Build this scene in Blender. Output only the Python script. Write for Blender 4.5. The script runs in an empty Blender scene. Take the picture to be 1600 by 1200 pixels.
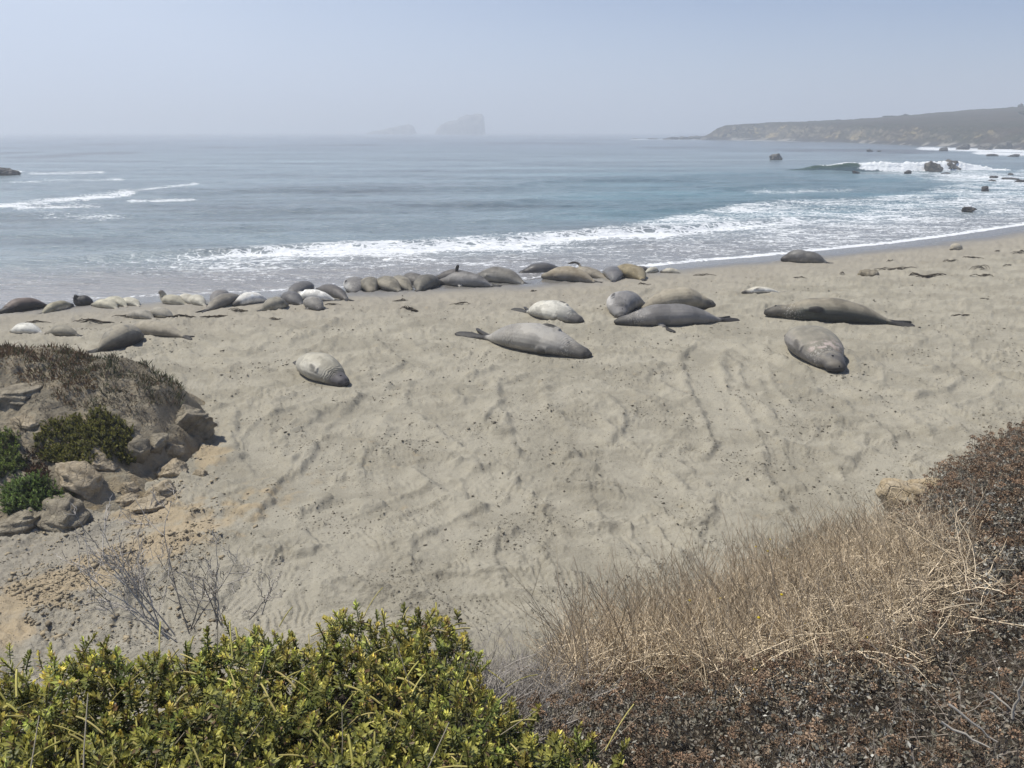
import bpy, math, random
import numpy as np
from mathutils import Vector

random.seed(7)
RNG = np.random.default_rng(11)
sc = bpy.context.scene
R = math.radians

# ------------------------------------------------------------------ camera
CAM_H = 6.0
F_PX, PITCH = 1202.0, math.atan(395 / 1202.0)      # focal length in photo pixels (1600 wide), horizon at row 205
cam_d = bpy.data.cameras.new("camera"); cam = bpy.data.objects.new("camera", cam_d)
sc.collection.objects.link(cam); sc.camera = cam
cam.location = (0, 0, CAM_H); cam.rotation_euler = (math.pi / 2 - PITCH, 0, 0)
cam_d.sensor_width = 36.0; cam_d.lens = 36.0 * F_PX / 1600.0
cam_d.clip_start = 0.05; cam_d.clip_end = 30000

# ------------------------------------------------------------------ sky, sun, exposure
SUN_EL, SUN_AZ = R(63), R(-78)                      # azimuth measured from +Y (away from camera), negative = left
w = bpy.data.worlds.new("World"); sc.world = w; w.use_nodes = True
nt = w.node_tree; nt.nodes.clear()
wo = nt.nodes.new("ShaderNodeOutputWorld"); bg = nt.nodes.new("ShaderNodeBackground")
sky = nt.nodes.new("ShaderNodeTexSky"); sky.sky_type = 'NISHITA'; sky.sun_disc = False
sky.sun_elevation = SUN_EL; sky.sun_rotation = SUN_AZ
sky.air_density = 1.0; sky.dust_density = 0.4; sky.ozone_density = 3.0
# coastal fog lying over the sea: thick at the horizon, thinning with height and towards the right
tc = nt.nodes.new("ShaderNodeTexCoord"); sep = nt.nodes.new("ShaderNodeSeparateXYZ")
nt.links.new(tc.outputs["Generated"], sep.inputs[0])
nz = nt.nodes.new("ShaderNodeTexNoise"); nz.inputs["Scale"].default_value = 2.2; nz.inputs["Detail"].default_value = 3
nt.links.new(tc.outputs["Generated"], nz.inputs["Vector"])
def wmath(op, a, b):
    n = nt.nodes.new("ShaderNodeMath"); n.operation = op
    for i, v in enumerate((a, b)):
        if v is None: continue
        if isinstance(v, (int, float)): n.inputs[i].default_value = v
        else: nt.links.new(v, n.inputs[i])
    return n.outputs[0]
f = wmath('MULTIPLY', sep.outputs[2], -3.3)
f = wmath('ADD', f, 0.95)
f = wmath('ADD', f, wmath('MULTIPLY', sep.outputs[0], -1.0))
f = wmath('ADD', f, wmath('MULTIPLY', wmath('SUBTRACT', nz.outputs[0], 0.5), 0.35))
fm = nt.nodes.new("ShaderNodeMath"); fm.operation = 'MULTIPLY'; fm.inputs[1].default_value = 1.0; fm.use_clamp = True
nt.links.new(f, fm.inputs[0])
mx = nt.nodes.new("ShaderNodeMix"); mx.data_type = 'RGBA'
nt.links.new(fm.outputs[0], mx.inputs["Factor"]); tn = nt.nodes.new("ShaderNodeMix"); tn.data_type = 'RGBA'; tn.blend_type = 'MULTIPLY'; tn.inputs["Factor"].default_value = 1.0
nt.links.new(sky.outputs[0], tn.inputs["A"]); tn.inputs["B"].default_value = (.84, .92, 1.16, 1); nt.links.new(tn.outputs["Result"], mx.inputs["A"])
mx.inputs["B"].default_value = (7.1, 8.4, 10.7, 1)
nt.links.new(mx.outputs["Result"], bg.inputs[0]); bg.inputs[1].default_value = 0.082
nt.links.new(bg.outputs[0], wo.inputs[0])

sun_d = bpy.data.lights.new("sun", 'SUN'); sun = bpy.data.objects.new("sun", sun_d)
sc.collection.objects.link(sun)
sun_d.energy = 5.0; sun_d.angle = R(0.6); sun_d.color = (1.0, 0.95, 0.85)
sdir = Vector((math.sin(SUN_AZ) * math.cos(SUN_EL), math.cos(SUN_AZ) * math.cos(SUN_EL), math.sin(SUN_EL)))
sun.rotation_euler = sdir.to_track_quat('Z', 'Y').to_euler()
sun.location = (0, 0, 80)
sc.view_settings.view_transform = 'Standard'; sc.view_settings.look = 'None'
sc.view_settings.exposure = 0.0; sc.view_settings.gamma = 1.0; sc.view_settings.use_curve_mapping = False
sc.render.engine = 'CYCLES'
cy = sc.cycles
cy.use_denoising = True; cy.max_bounces = 5; cy.diffuse_bounces = 3; cy.glossy_bounces = 2
cy.transmission_bounces = 3; cy.volume_bounces = 1; cy.transparent_max_bounces = 6
cy.caustics_reflective = False; cy.caustics_refractive = False

# ------------------------------------------------------------------ pixel <-> world
CT, ST = math.cos(PITCH), math.sin(PITCH)
def ray(u, v):
    a, b = u - 800.0, 600.0 - v
    return np.array([a, F_PX * CT + b * ST, -F_PX * ST + b * CT])
def at_y(u, v, y):
    d = ray(u, v); return np.array([0, 0, CAM_H]) + d * (y / d[1])
def at_z(u, v, z):
    d = ray(u, v); return np.array([0, 0, CAM_H]) + d * ((z - CAM_H) / d[2])
def proj(x, y, z):
    zc = y * CT - (z - CAM_H) * ST
    return 800 + F_PX * x / zc, 600 - F_PX * (y * ST + (z - CAM_H) * CT) / zc

# ------------------------------------------------------------------ noise
def _hash(ix, iy, iz, seed):
    h = (ix.astype(np.int64) * 374761393 + iy.astype(np.int64) * 668265263 + iz * 2147483647 + seed * 974634777) & 0xFFFFFFFF
    h = ((h ^ (h >> 13)) * 1274126177) & 0xFFFFFFFF
    h = ((h ^ (h >> 16)) * 2246822519) & 0xFFFFFFFF
    return ((h ^ (h >> 15)) & 0xFFFFFF) / float(0x1000000)
def perlin(x, y, seed=0):
    x = np.asarray(x, float); y = np.asarray(y, float)
    ix, iy = np.floor(x), np.floor(y); fx, fy = x - ix, y - iy
    ux, uy = fx * fx * fx * (fx * (fx * 6 - 15) + 10), fy * fy * fy * (fy * (fy * 6 - 15) + 10)
    def g(dx, dy):
        a = _hash(ix + dx, iy + dy, 0, seed) * 6.2831853
        return np.cos(a) * (fx - dx) + np.sin(a) * (fy - dy)
    a = g(0, 0) * (1 - ux) + g(1, 0) * ux; b = g(0, 1) * (1 - ux) + g(1, 1) * ux
    return (a * (1 - uy) + b * uy) * 1.5
def fbm(x, y, octv=4, seed=0, gain=0.5):
    s, a = 0, 1.0
    for i in range(octv):
        s = s + a * perlin(x * 2 ** i + 17.3 * i, y * 2 ** i - 9.1 * i, seed + i); a *= gain
    return s
def vn3(p, seed=0):
    i = np.floor(p); f_ = p - i; u = f_ * f_ * (3 - 2 * f_); i = i.astype(np.int64); r = 0
    for dx in (0, 1):
        for dy in (0, 1):
            for dz in (0, 1):
                wgt = (u[:, 0] if dx else 1 - u[:, 0]) * (u[:, 1] if dy else 1 - u[:, 1]) * (u[:, 2] if dz else 1 - u[:, 2])
                r = r + wgt * _hash(i[:, 0] + dx, i[:, 1] + dy, i[:, 2] + dz, seed)
    return r * 2 - 1
def fbm3(p, octv=4, seed=0, gain=0.5):
    s, a = 0, 1.0
    for k in range(octv):
        s = s + a * vn3(p * 2 ** k + 31.7 * k, seed + k); a *= gain
    return s
def sstep(a, b, x):
    t = np.clip((x - a) / (b - a), 0, 1); return t * t * (3 - 2 * t)
def lerp(a, b, t): return a + (b - a) * t
def c3(*v): return np.array(v, float)

# ------------------------------------------------------------------ mesh and material helpers
def mk(name, V, F, mat=None, parent=None, smooth=True, attrs=None, loc=None):
    """one mesh object from numpy arrays; F is one array, or a list of arrays of tri / quad faces; verts in world coords unless loc given"""
    V = np.asarray(V, float).reshape(-1, 3)
    if not isinstance(F, list): F = [F]
    F = [np.asarray(x, np.int64) for x in F if len(x)]
    me = bpy.data.meshes.new(name)
    me.vertices.add(len(V)); me.vertices.foreach_set("co", V.astype(np.float32).ravel())
    nl = sum(x.size for x in F); npol = sum(len(x) for x in F)
    me.loops.add(nl); me.polygons.add(npol)
    me.loops.foreach_set("vertex_index", np.concatenate([x.ravel() for x in F]).astype(np.int32))
    tot = np.concatenate([np.full(len(x), x.shape[1]) for x in F]); st = np.concatenate([[0], np.cumsum(tot)[:-1]])
    me.polygons.foreach_set("loop_start", st.astype(np.int32))
    me.update(calc_edges=True)
    if smooth: me.polygons.foreach_set("use_smooth", np.ones(npol, bool))
    for k, a in (attrs or {}).items():
        a = np.asarray(a, np.float32)
        if a.ndim == 2:
            if a.shape[1] == 3: a = np.concatenate([a, np.ones((len(a), 1), np.float32)], 1)
            me.attributes.new(k, 'FLOAT_COLOR', 'POINT').data.foreach_set("color", a.ravel())
        else:
            me.attributes.new(k, 'FLOAT', 'POINT').data.foreach_set("value", a.ravel())
    if mat: me.materials.append(mat)
    o = bpy.data.objects.new(name, me); sc.collection.objects.link(o)
    if parent: o.parent = parent
    if loc is not None: o.location = loc
    return o
def tag(o, label=None, cat=None, group=None, kind=None):
    for k, v in (("label", label), ("category", cat), ("group", group), ("kind", kind)):
        if v: o[k] = v
    return o
def empty(name, loc, rz=0):
    o = bpy.data.objects.new(name, None); sc.collection.objects.link(o)
    o.location = loc; o.rotation_euler[2] = rz; o.empty_display_size = 0.2
    return o
def grid_faces(nr, nc):
    i = np.arange(nr - 1)[:, None] * nc + np.arange(nc - 1)[None, :]
    i = i.ravel(); return np.stack([i, i + 1, i + nc + 1, i + nc], 1)

class MT:
    """small node-material builder"""
    def __init__(s, name):
        s.m = bpy.data.materials.new(name); s.m.use_nodes = True; s.nt = s.m.node_tree; s.nt.nodes.clear()
        s.out = s.n("OutputMaterial"); s.p = s.n("BsdfPrincipled"); s.l(s.p.outputs[0], s.out.inputs[0])
        s.co = s.n("TexCoord").outputs["Object"]
    def n(s, t, **kw):
        x = s.nt.nodes.new("ShaderNode" + t)
        for k, v in kw.items(): setattr(x, k, v)
        return x
    def l(s, a, b): s.nt.links.new(a, b)
    def put(s, sock, v):
        if hasattr(v, "is_output"): s.l(v, sock)
        else: sock.default_value = (*v, 1) if isinstance(v, (tuple, list)) and len(v) == 3 and sock.type == 'RGBA' else v
    def noise(s, scale, detail=4, rough=0.55, vec=None, dist=0.0):
        x = s.n("TexNoise"); x.inputs["Scale"].default_value = scale; x.inputs["Detail"].default_value = detail
        x.inputs["Roughness"].default_value = rough; x.inputs["Distortion"].default_value = dist
        s.l(vec or s.co, x.inputs["Vector"]); return x.outputs[0]
    def math(s, op, a, b=0.0, clamp=False):
        x = s.n("Math", operation=op); x.use_clamp = clamp; s.put(x.inputs[0], a); s.put(x.inputs[1], b); return x.outputs[0]
    def ramp(s, v, lo, hi):
        x = s.n("MapRange"); x.interpolation_type = 'SMOOTHSTEP'; s.put(x.inputs[0], v); s.put(x.inputs[1], lo); s.put(x.inputs[2], hi); return x.outputs[0]
    def mix(s, f_, a, b, mode='MIX'):
        x = s.n("Mix", data_type='RGBA', blend_type=mode); s.put(x.inputs["Factor"], f_); s.put(x.inputs["A"], a); s.put(x.inputs["B"], b); return x.outputs["Result"]
    def attr(s, name, fac=False):
        x = s.n("Attribute"); x.attribute_name = name; return x.outputs["Fac" if fac else "Color"]
    def mapping(s, scale, rot=(0, 0, 0)):
        x = s.n("Mapping"); x.inputs["Scale"].default_value = scale; x.inputs["Rotation"].default_value = rot; s.l(s.co, x.inputs[0]); return x.outputs[0]
    def bump(s, h, strength=0.5, dist=0.02, nrm=None):
        x = s.n("Bump"); x.inputs["Strength"].default_value = strength; x.inputs["Distance"].default_value = dist; s.l(h, x.inputs["Height"])
        if nrm: s.l(nrm, x.inputs["Normal"])
        return x.outputs[0]
    def set(s, **kw):
        names = dict(col="Base Color", rough="Roughness", nrm="Normal", spec="Specular IOR Level", ior="IOR", trans="Transmission Weight", sheen="Sheen Weight")
        for k, v in kw.items(): s.put(s.p.inputs[names[k]], v)
        return s

# ------------------------------------------------------------------ the lie of the beach
SEA = -0.6
_sh_px = [(-500, 500), (-200, 487), (0, 476), (250, 463), (530, 451), (830, 436), (1080, 410), (1200, 400), (1400, 380), (1500, 367), (1600, 352), (1750, 330), (1900, 312)]
_sh = np.array([at_z(u, v, SEA)[:2] for u, v in _sh_px])
def shore_y(x): return np.interp(x, _sh[:, 0], _sh[:, 1])
def shore_d(x, y):
    """metres inland from the water's edge (negative = out at sea)"""
    s = (shore_y(x + 1.5) - shore_y(x - 1.5)) / 3.0
    return (shore_y(x) - y) / np.sqrt(1 + s * s)
def base_z(x, y):
    d = shore_d(x, y)
    z = SEA + np.where(d > 0, 0.62 * (1 - np.exp(-d / 6.0)) * 1.05, 0.075 * d)
    z = z + 0.55 * sstep(-5.5, -12, x) * sstep(12, 7, y)          # sand banked against the bluff on the left
    z = z + 0.5 * sstep(4.5, 9, x) * sstep(15, 9, y)
    return z
def ground_at(u, v, dz=0.0):
    z = 0.0
    for _ in range(12):
        p = at_z(u, v, z + dz); z = float(base_z(p[0], p[1]))
    return np.array([p[0], p[1], z])

# ------------------------------------------------------------------ the seals: where each lies (chin and tail-tip pixels), size, colouring, label
GREY, DARK, TAN, BROWN = (.22, .21, .195), (.085, .08, .075), (.30, .265, .20), (.20, .165, .115)
CREAM, WHITE, SILVER, OLIVE, MID = (.60, .56, .45), (.68, .66, .60), (.40, .39, .37), (.25, .22, .145), (.15, .14, .125)
G_MID, G_ROW, G_LEFT = "elephant seals spread over the middle of the beach", "elephant seals lying in a row at the water's edge", "elephant seals at the left end of the beach"
SEALS = [
 # ---- middle of the beach
 dict(l="large pale grey elephant seal on its back, black tail flippers pointing left, wrinkled belly", h=(917, 562), t=(726, 524), W=1.18, H=.84, roll=140, back=GREY, belly=(.42, .40, .36), head=(.17, .16, .145), bend=.18, sand=.15, wr=1, eye=1, big=1, g=G_MID),
 dict(l="pale seal on its back just behind the largest belly-up seal, grey head to the right", h=(906, 506), t=(805, 486), W=1.0, H=.70, roll=145, back=GREY, belly=(.54, .52, .45), head=(.17, .16, .15), bend=.15, sand=.1, wr=1, eye=1, big=1, g=G_MID),
 dict(l="silver grey seal curled with its face towards the viewer, left of the brown backed seal", h=(958, 497), t=(1004, 474), W=1.05, H=.80, roll=75, back=(.26, .25, .24), belly=(.52, .50, .47), head=(.30, .29, .28), bend=.5, sand=.05, eye=1, big=1, g=G_MID),
 dict(l="smooth sandy brown seal with arched back lying behind the speckle-necked seal", h=(1113, 480), t=(984, 488), W=1.0, H=.88, roll=-15, back=TAN, belly=GREY, head=(.15, .14, .12), bend=-.15, sand=.5, eye=1, big=1, g=G_MID),
 dict(l="dark grey seal with speckled neck and one flipper stretched on the sand, head left", h=(963, 510), t=(1150, 501), W=1.0, H=.76, roll=-105, back=MID, belly=(.24, .23, .22), head=(.10, .095, .09), bend=-.12, sand=.08, speck=1, eye=1, big=1, flip=1, g=G_MID),
 dict(l="longest brown elephant seal with pointed nose to the left and dark shaded underside", h=(1196, 496), t=(1424, 508), W=1.0, H=.84, roll=-42, back=(.225, .20, .15), belly=(.05, .055, .05), head=(.17, .155, .13), bend=.10, sand=.35, male=1, eye=1, big=1, g=G_MID),  # near-black belly: dark hide plus the shade beneath, put into its colour
 dict(l="bulky male seal facing the viewer with pink scarred chest and long drooping nose", h=(1300, 584), t=(1236, 526), W=1.35, H=.92, roll=35, back=(.27, .25, .20), belly=(.26, .245, .23), head=(.19, .18, .17), bend=.2, sand=.3, male=1, scar=1, eye=1, big=1, g=G_MID),
 dict(l="solitary plump seal nearest the viewer, creamy back and dark grey face", h=(534, 606), t=(463, 568), W=.90, H=.70, roll=48, back=(.36, .335, .265), belly=(.44, .42, .36), head=(.15, .14, .145), bend=.15, sand=.1, eye=1, big=1, g=G_MID),
 dict(l="small whitish pup with dark face lying alone, stretched flat on the sand", h=(1157, 458), t=(1227, 456), W=.36, H=.27, roll=-60, back=CREAM, belly=WHITE, head=(.10, .09, .08), bend=.1, sand=0, g=G_MID),
 # ---- far right
 dict(l="dark grey seal lying alone at the water's edge, humped at its left end", h=(1220, 410), t=(1303, 411), W=.85, H=.75, roll=0, back=(.15, .145, .135), belly=(.24, .225, .20), head=(.13, .12, .11), bend=.1, sand=0, hump=1, gloss=.45, g="elephant seals on the right of the beach"),
 dict(l="small pale sand-covered pup curled up alone on the far right of the beach", h=(1488, 392), t=(1502, 389), W=.50, H=.42, roll=0, back=(.40, .37, .30), belly=CREAM, head=TAN, bend=.3, sand=.8, L=.95, g="elephant seals on the right of the beach"),
 # ---- row along the water, right part
 dict(l="dark wet seal with its nose in the shallows, left of the tan seal", h=(831, 430), t=(872, 424), W=.80, H=.72, roll=0, back=(.12, .115, .11), belly=GREY, head=DARK, bend=.2, sand=0, gloss=.35, L=2.2, g=G_ROW),
 dict(l="long tan-brown seal stretched sideways, head at the left, right of the wet seal", h=(847, 438), t=(943, 441), W=.85, H=.72, roll=-20, back=(.30, .25, .175), belly=GREY, head=TAN, bend=.1, sand=.5, g=G_ROW),
 dict(l="brown seal holding one black flipper up in a hook above its back", h=(900, 430), t=(943, 438), W=.80, H=.62, roll=20, back=(.26, .23, .18), belly=GREY, head=TAN, bend=0, sand=.4, up=1, L=2.1, g=G_ROW),
 dict(l="glossy silver seal with tail flippers towards the viewer, beside the olive-brown seal", h=(948, 428), t=(966, 443), W=.85, H=.66, roll=0, back=(.19, .185, .18), belly=SILVER, head=GREY, bend=.2, sand=0, gloss=.3, L=2.1, g=G_ROW),
 dict(l="rounded olive-brown seal at the right end of the main row, flippers folded under", h=(966, 430), t=(1006, 438), W=1.05, H=.76, roll=0, back=(.25, .205, .12), belly=BROWN, head=BROWN, bend=.5, sand=.4, L=2.1, g=G_ROW),
 dict(l="small dark pup at the water's edge behind the pale curled pup", h=(996, 423), t=(1013, 423), W=.38, H=.32, roll=0, back=(.13, .125, .12), belly=GREY, head=DARK, bend=.2, sand=0, L=.8, g=G_ROW),
 dict(l="small pale curled pup right of the olive-brown seal", h=(1024, 423), t=(1010, 429), W=.38, H=.36, roll=0, back=(.42, .40, .33), belly=CREAM, head=GREY, bend=.3, sand=0, L=.85, g=G_ROW),
 dict(l="pale pup with dark nose lying alone at the right tip of the row", h=(1038, 426), t=(1064, 428), W=.36, H=.34, roll=0, back=(.46, .43, .35), belly=CREAM, head=(.14, .12, .10), bend=.2, sand=0, L=.95, g=G_ROW),
 # ---- row along the water, middle part
 dict(l="grey-white mottled seal with wrinkled face towards the viewer, left end of the middle row", h=(544, 460), t=(572, 443), W=.95, H=.72, roll=50, back=GREY, belly=(.50, .49, .46), head=(.20, .19, .18), bend=.35, sand=0, wr=1, L=2.1, g=G_ROW),
 dict(l="tan-grey seal lying head forward between the mottled seal and the wide brown seal", h=(571, 459), t=(592, 444), W=.82, H=.72, roll=10, back=(.24, .22, .175), belly=GREY, head=TAN, bend=.3, sand=.35, L=1.9, g=G_ROW),
 dict(l="wide brown seal with tail flippers towards the viewer, third in the middle row", h=(602, 444), t=(618, 461), W=.95, H=.68, roll=0, back=(.22, .20, .155), belly=GREY, head=BROWN, bend=-.3, sand=.35, L=2.0, g=G_ROW),
 dict(l="lighter tan seal squeezed behind the wide brown seal", h=(620, 443), t=(640, 459), W=.78, H=.68, roll=0, back=(.28, .255, .20), belly=GREY, head=TAN, bend=-.2, sand=.4, L=1.9, g=G_ROW),
 dict(l="dark seal hump showing behind the middle row, nearest the waves there", h=(638, 440), t=(660, 447), W=.78, H=.66, roll=0, back=(.16, .15, .135), belly=GREY, head=DARK, bend=.2, sand=.1, L=1.7, g=G_ROW),
 dict(l="round-backed dark brown seal with tail tucked to the left, beside the long grey seal", h=(681, 445), t=(648, 458), W=.85, H=.76, roll=0, back=(.17, .16, .135), belly=GREY, head=MID, bend=-.3, sand=.2, L=1.8, g=G_ROW),
 dict(l="long grey seal with one black flipper raised straight up, on its side", h=(686, 446), t=(782, 448), W=.85, H=.70, roll=-85, back=MID, belly=(.26, .25, .235), head=GREY, bend=-.1, sand=.1, up=2, flip=1, g=G_ROW),
 dict(l="dark back of a seal hidden behind the seal with the raised flipper", h=(694, 438), t=(740, 440), W=.70, H=.72, roll=0, back=(.14, .13, .12), belly=GREY, head=DARK, bend=.1, sand=0, L=1.9, g=G_ROW),
 dict(l="long two-toned grey-brown seal ending in a thin tail, right end of the middle row", h=(738, 440), t=(836, 443), W=.90, H=.74, roll=-35, back=(.17, .16, .14), belly=(.30, .285, .25), head=GREY, bend=.12, sand=.1, g=G_ROW),
 # ---- row along the water, left part
 dict(l="pale olive seal with small dark head tipped back, left of the cream pair", h=(257, 472), t=(291, 477), W=.58, H=.46, roll=0, back=(.40, .37, .28), belly=CREAM, head=(.16, .14, .12), bend=.1, sand=0, lift=.36, L=1.25, g=G_ROW),
 dict(l="cream seal with tail to the viewer, left one of the cream pair", h=(290, 469), t=(302, 478), W=.55, H=.46, roll=0, back=(.45, .42, .34), belly=CREAM, head=GREY, bend=.1, sand=0, L=1.2, g=G_ROW),
 dict(l="brightest cream seal with tail to the viewer, right one of the cream pair", h=(312, 470), t=(310, 480), W=.52, H=.46, roll=0, back=(.56, .53, .43), belly=CREAM, head=GREY, bend=0, sand=0, L=1.2, g=G_ROW),
 dict(l="grey seal lying just behind the diagonal brown seal", h=(358, 463), t=(324, 476), W=.62, H=.50, roll=0, back=(.21, .20, .19), belly=GREY, head=MID, bend=.1, sand=.1, L=1.7, g=G_ROW),
 dict(l="grey-brown seal lying diagonally, long dark tail towards the lower left", h=(376, 469), t=(316, 488), W=.66, H=.56, roll=0, back=(.23, .21, .175), belly=GREY, head=BROWN, bend=-.1, sand=.25, L=2.1, g=G_ROW),
 dict(l="white-bellied seal with dark face at its left end, next to the diagonal brown seal", h=(363, 478), t=(427, 470), W=.58, H=.50, roll=-130, back=(.12, .115, .11), belly=WHITE, head=(.12, .11, .10), bend=.1, sand=0, eye=1, g=G_ROW),
 dict(l="sandy grey seal with tail pointing left, in front of the white-bellied seals", h=(450, 480), t=(402, 487), W=.60, H=.50, roll=0, back=(.27, .25, .20), belly=CREAM, head=GREY, bend=.1, sand=.3, g=G_ROW),
 dict(l="dark grey seal hump rising highest behind the stretched white seal", h=(478, 455), t=(458, 462), W=.80, H=.62, roll=0, back=(.15, .145, .14), belly=GREY, head=DARK, bend=.2, sand=0, L=1.9, g=G_ROW),
 dict(l="dark grey rounded seal with pale flippers, left of the seal facing the viewer", h=(455, 468), t=(463, 479), W=.68, H=.56, roll=0, back=(.17, .165, .16), belly=GREY, head=MID, bend=0, sand=0, L=1.4, g=G_ROW),
 dict(l="white seal stretched sideways with black head resting on the dark hump", h=(460, 468), t=(532, 470), W=.56, H=.48, roll=-130, back=(.13, .125, .12), belly=WHITE, head=(.10, .095, .09), bend=-.1, sand=0, lift=.16, g=G_ROW),
 dict(l="dark slender seal at the water's edge behind the stretched white seal", h=(497, 458), t=(549, 469), W=.60, H=.50, roll=0, back=(.15, .14, .13), belly=GREY, head=DARK, bend=.1, sand=.05, g=G_ROW),
 dict(l="small seal facing straight at the viewer with both flippers spread on the sand", h=(489, 486), t=(489, 474), W=.62, H=.56, roll=0, back=(.26, .245, .22), belly=GREY, head=(.15, .14, .13), bend=0, sand=.1, eye=1, flip=1, L=1.4, g=G_ROW),
 # ---- left end
 dict(l="big dark brown seal at the left edge, reddish back and nose to the left", h=(-2, 490), t=(87, 479), W=.66, H=.54, roll=-40, back=(.19, .15, .125), belly=(.05, .045, .04), head=(.07, .065, .06), bend=0, sand=0, g=G_LEFT),  # belly painted near black and rolled into view as the shaded side
 dict(l="olive seal with pale pointed tail overlapping the big dark brown seal", h=(114, 480), t=(59, 491), W=.48, H=.38, roll=0, back=(.27, .245, .17), belly=CREAM, head=(.08, .075, .07), bend=0, sand=0, g=G_LEFT),
 dict(l="nearly black seal with raised head looking left at the water's edge", h=(115, 478), t=(152, 475), W=.52, H=.44, roll=0, back=(.085, .082, .08), belly=DARK, head=(.06, .058, .056), bend=.1, sand=0, lift=.30, g=G_LEFT),
 dict(l="leftmost of the three cream seals huddled together", h=(156, 476), t=(180, 485), W=.54, H=.42, roll=0, back=(.44, .41, .31), belly=CREAM, head=TAN, bend=.35, sand=0, L=1.25, g=G_LEFT),
 dict(l="middle of the three cream seals huddled together", h=(172, 473), t=(194, 482), W=.54, H=.46, roll=0, back=(.50, .47, .36), belly=CREAM, head=TAN, bend=.3, sand=0, L=1.25, g=G_LEFT),
 dict(l="rightmost of the three cream seals huddled together", h=(194, 473), t=(215, 480), W=.48, H=.38, roll=0, back=(.52, .49, .39), belly=CREAM, head=TAN, bend=.3, sand=0, L=1.15, g=G_LEFT),
 dict(l="sandy grey seal with tail to the lower right, left of two resting side by side", h=(208, 494), t=(240, 500), W=.50, H=.40, roll=0, back=(.33, .305, .25), belly=CREAM, head=TAN, bend=.1, sand=.3, L=1.05, g=G_LEFT),
 dict(l="brownish grey seal with pale flippers, right of two resting side by side", h=(237, 491), t=(272, 499), W=.50, H=.44, roll=0, back=(.27, .25, .205), belly=CREAM, head=GREY, bend=.1, sand=.3, L=1.1, g=G_LEFT),
 dict(l="plump white pup lying alone on the sand near the left edge", h=(27, 519), t=(64, 521), W=.52, H=.44, roll=0, back=(.70, .68, .60), belly=WHITE, head=CREAM, bend=.1, sand=0, L=1.0, g=G_LEFT),
 dict(l="small grey-brown seal with tail curled up, right of the white pup", h=(84, 523), t=(119, 525), W=.46, H=.42, roll=0, back=(.25, .23, .18), belly=(.30, .28, .24), head=TAN, bend=.25, sand=.3, L=1.0, g=G_LEFT),
 dict(l="large sand-dusted grey seal arched right behind the bushy mound, curled flippers at left", h=(226, 531), t=(142, 553), W=.86, H=.72, roll=38, back=(.30, .275, .22), belly=(.08, .075, .07), head=TAN, bend=.45, sand=.7, g=G_LEFT),  # dark belly colour turned to the viewer to deepen the shaded side
 dict(l="sand-covered slim seal with white tail flippers at right, behind the arched grey seal", h=(200, 517), t=(299, 530), W=.60, H=.50, roll=0, back=(.32, .285, .22), belly=GREY, head=(.30, .27, .22), bend=-.15, sand=.7, g=G_LEFT),
]
for s in SEALS:
    if 'L' in s and s['g'] in (G_ROW, G_LEFT): s['L'] *= 1.28; s['W'] *= 1.05; s['H'] *= .84
    ph, pt = ground_at(*s['h']), ground_at(*s['t'])
    d = ph - pt; d[2] = 0; L = float(np.linalg.norm(d))
    s['dir'] = d / L; s['len'] = s.get('L', L); s['c'] = (ph + pt) / 2
    if 'L' in s:                                   # seals lying slantwise to the view
        d = s['dir'] * np.array([1, .42, 0]); s['dir'] = d / np.linalg.norm(d)
    s['ang'] = math.atan2(s['dir'][1], s['dir'][0])
    s['z'] = float(base_z(s['c'][0], s['c'][1]))

# ------------------------------------------------------------------ sand relief
def _curve(px, n=40):
    P = np.array([ground_at(u, v)[:2] for u, v in px]); t = np.linspace(0, 1, len(P)); q = np.linspace(0, 1, n)
    if len(P) > 2:
        k = min(3, len(P) - 1); return np.stack([np.polyval(np.polyfit(t, P[:, i], k), q) for i in (0, 1)], 1)
    return np.stack([np.interp(q, t, P[:, i]) for i in (0, 1)], 1)
TRACKS = []
for px, wd, dp in [
    ([(1120, 535), (1092, 565), (1112, 610), (1140, 660), (1145, 700), (1108, 735)], 1.1, .10),
    ([(1175, 560), (1200, 620), (1240, 655), (1225, 690)], .8, .07),
    ([(1150, 560), (1165, 640), (1190, 700)], 1.0, .06),
    ([(1480, 555), (1530, 590), (1500, 615), (1440, 630)], .9, .08),
    ([(1440, 620), (1330, 640), (1240, 640)], .9, .05),
    ([(665, 865), (730, 830), (805, 795)], 1.0, .10),
    ([(400, 900), (560, 880), (700, 870)], 1.1, .08),
    ([(350, 790), (470, 760), (600, 770)], .9, .07),
    ([(540, 700), (640, 690), (700, 715)], .9, .06),
    ([(850, 660), (820, 720), (760, 750), (830, 800)], 1.0, .07),
    ([(1250, 800), (1350, 740), (1480, 680)], 1.2, .08),
    ([(1060, 760), (1200, 745), (1370, 750)], 1.0, .07),
    ([(330, 610), (420, 590), (470, 600)], .9, .06),
    ([(560, 620), (650, 640), (760, 630)], .8, .06),
    ([(1320, 520), (1450, 545), (1580, 525)], .9, .05),
    ([(600, 520), (650, 560), (720, 590)], .9, .06),
    ([(300, 540), (380, 560), (440, 530)], .8, .06),
    ([(930, 600), (1000, 640), (980, 700)], .9, .06)]:
    TRACKS.append((_curve(px), wd * .9, dp * (1.0 if len(TRACKS) < 5 else .7)))
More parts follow.
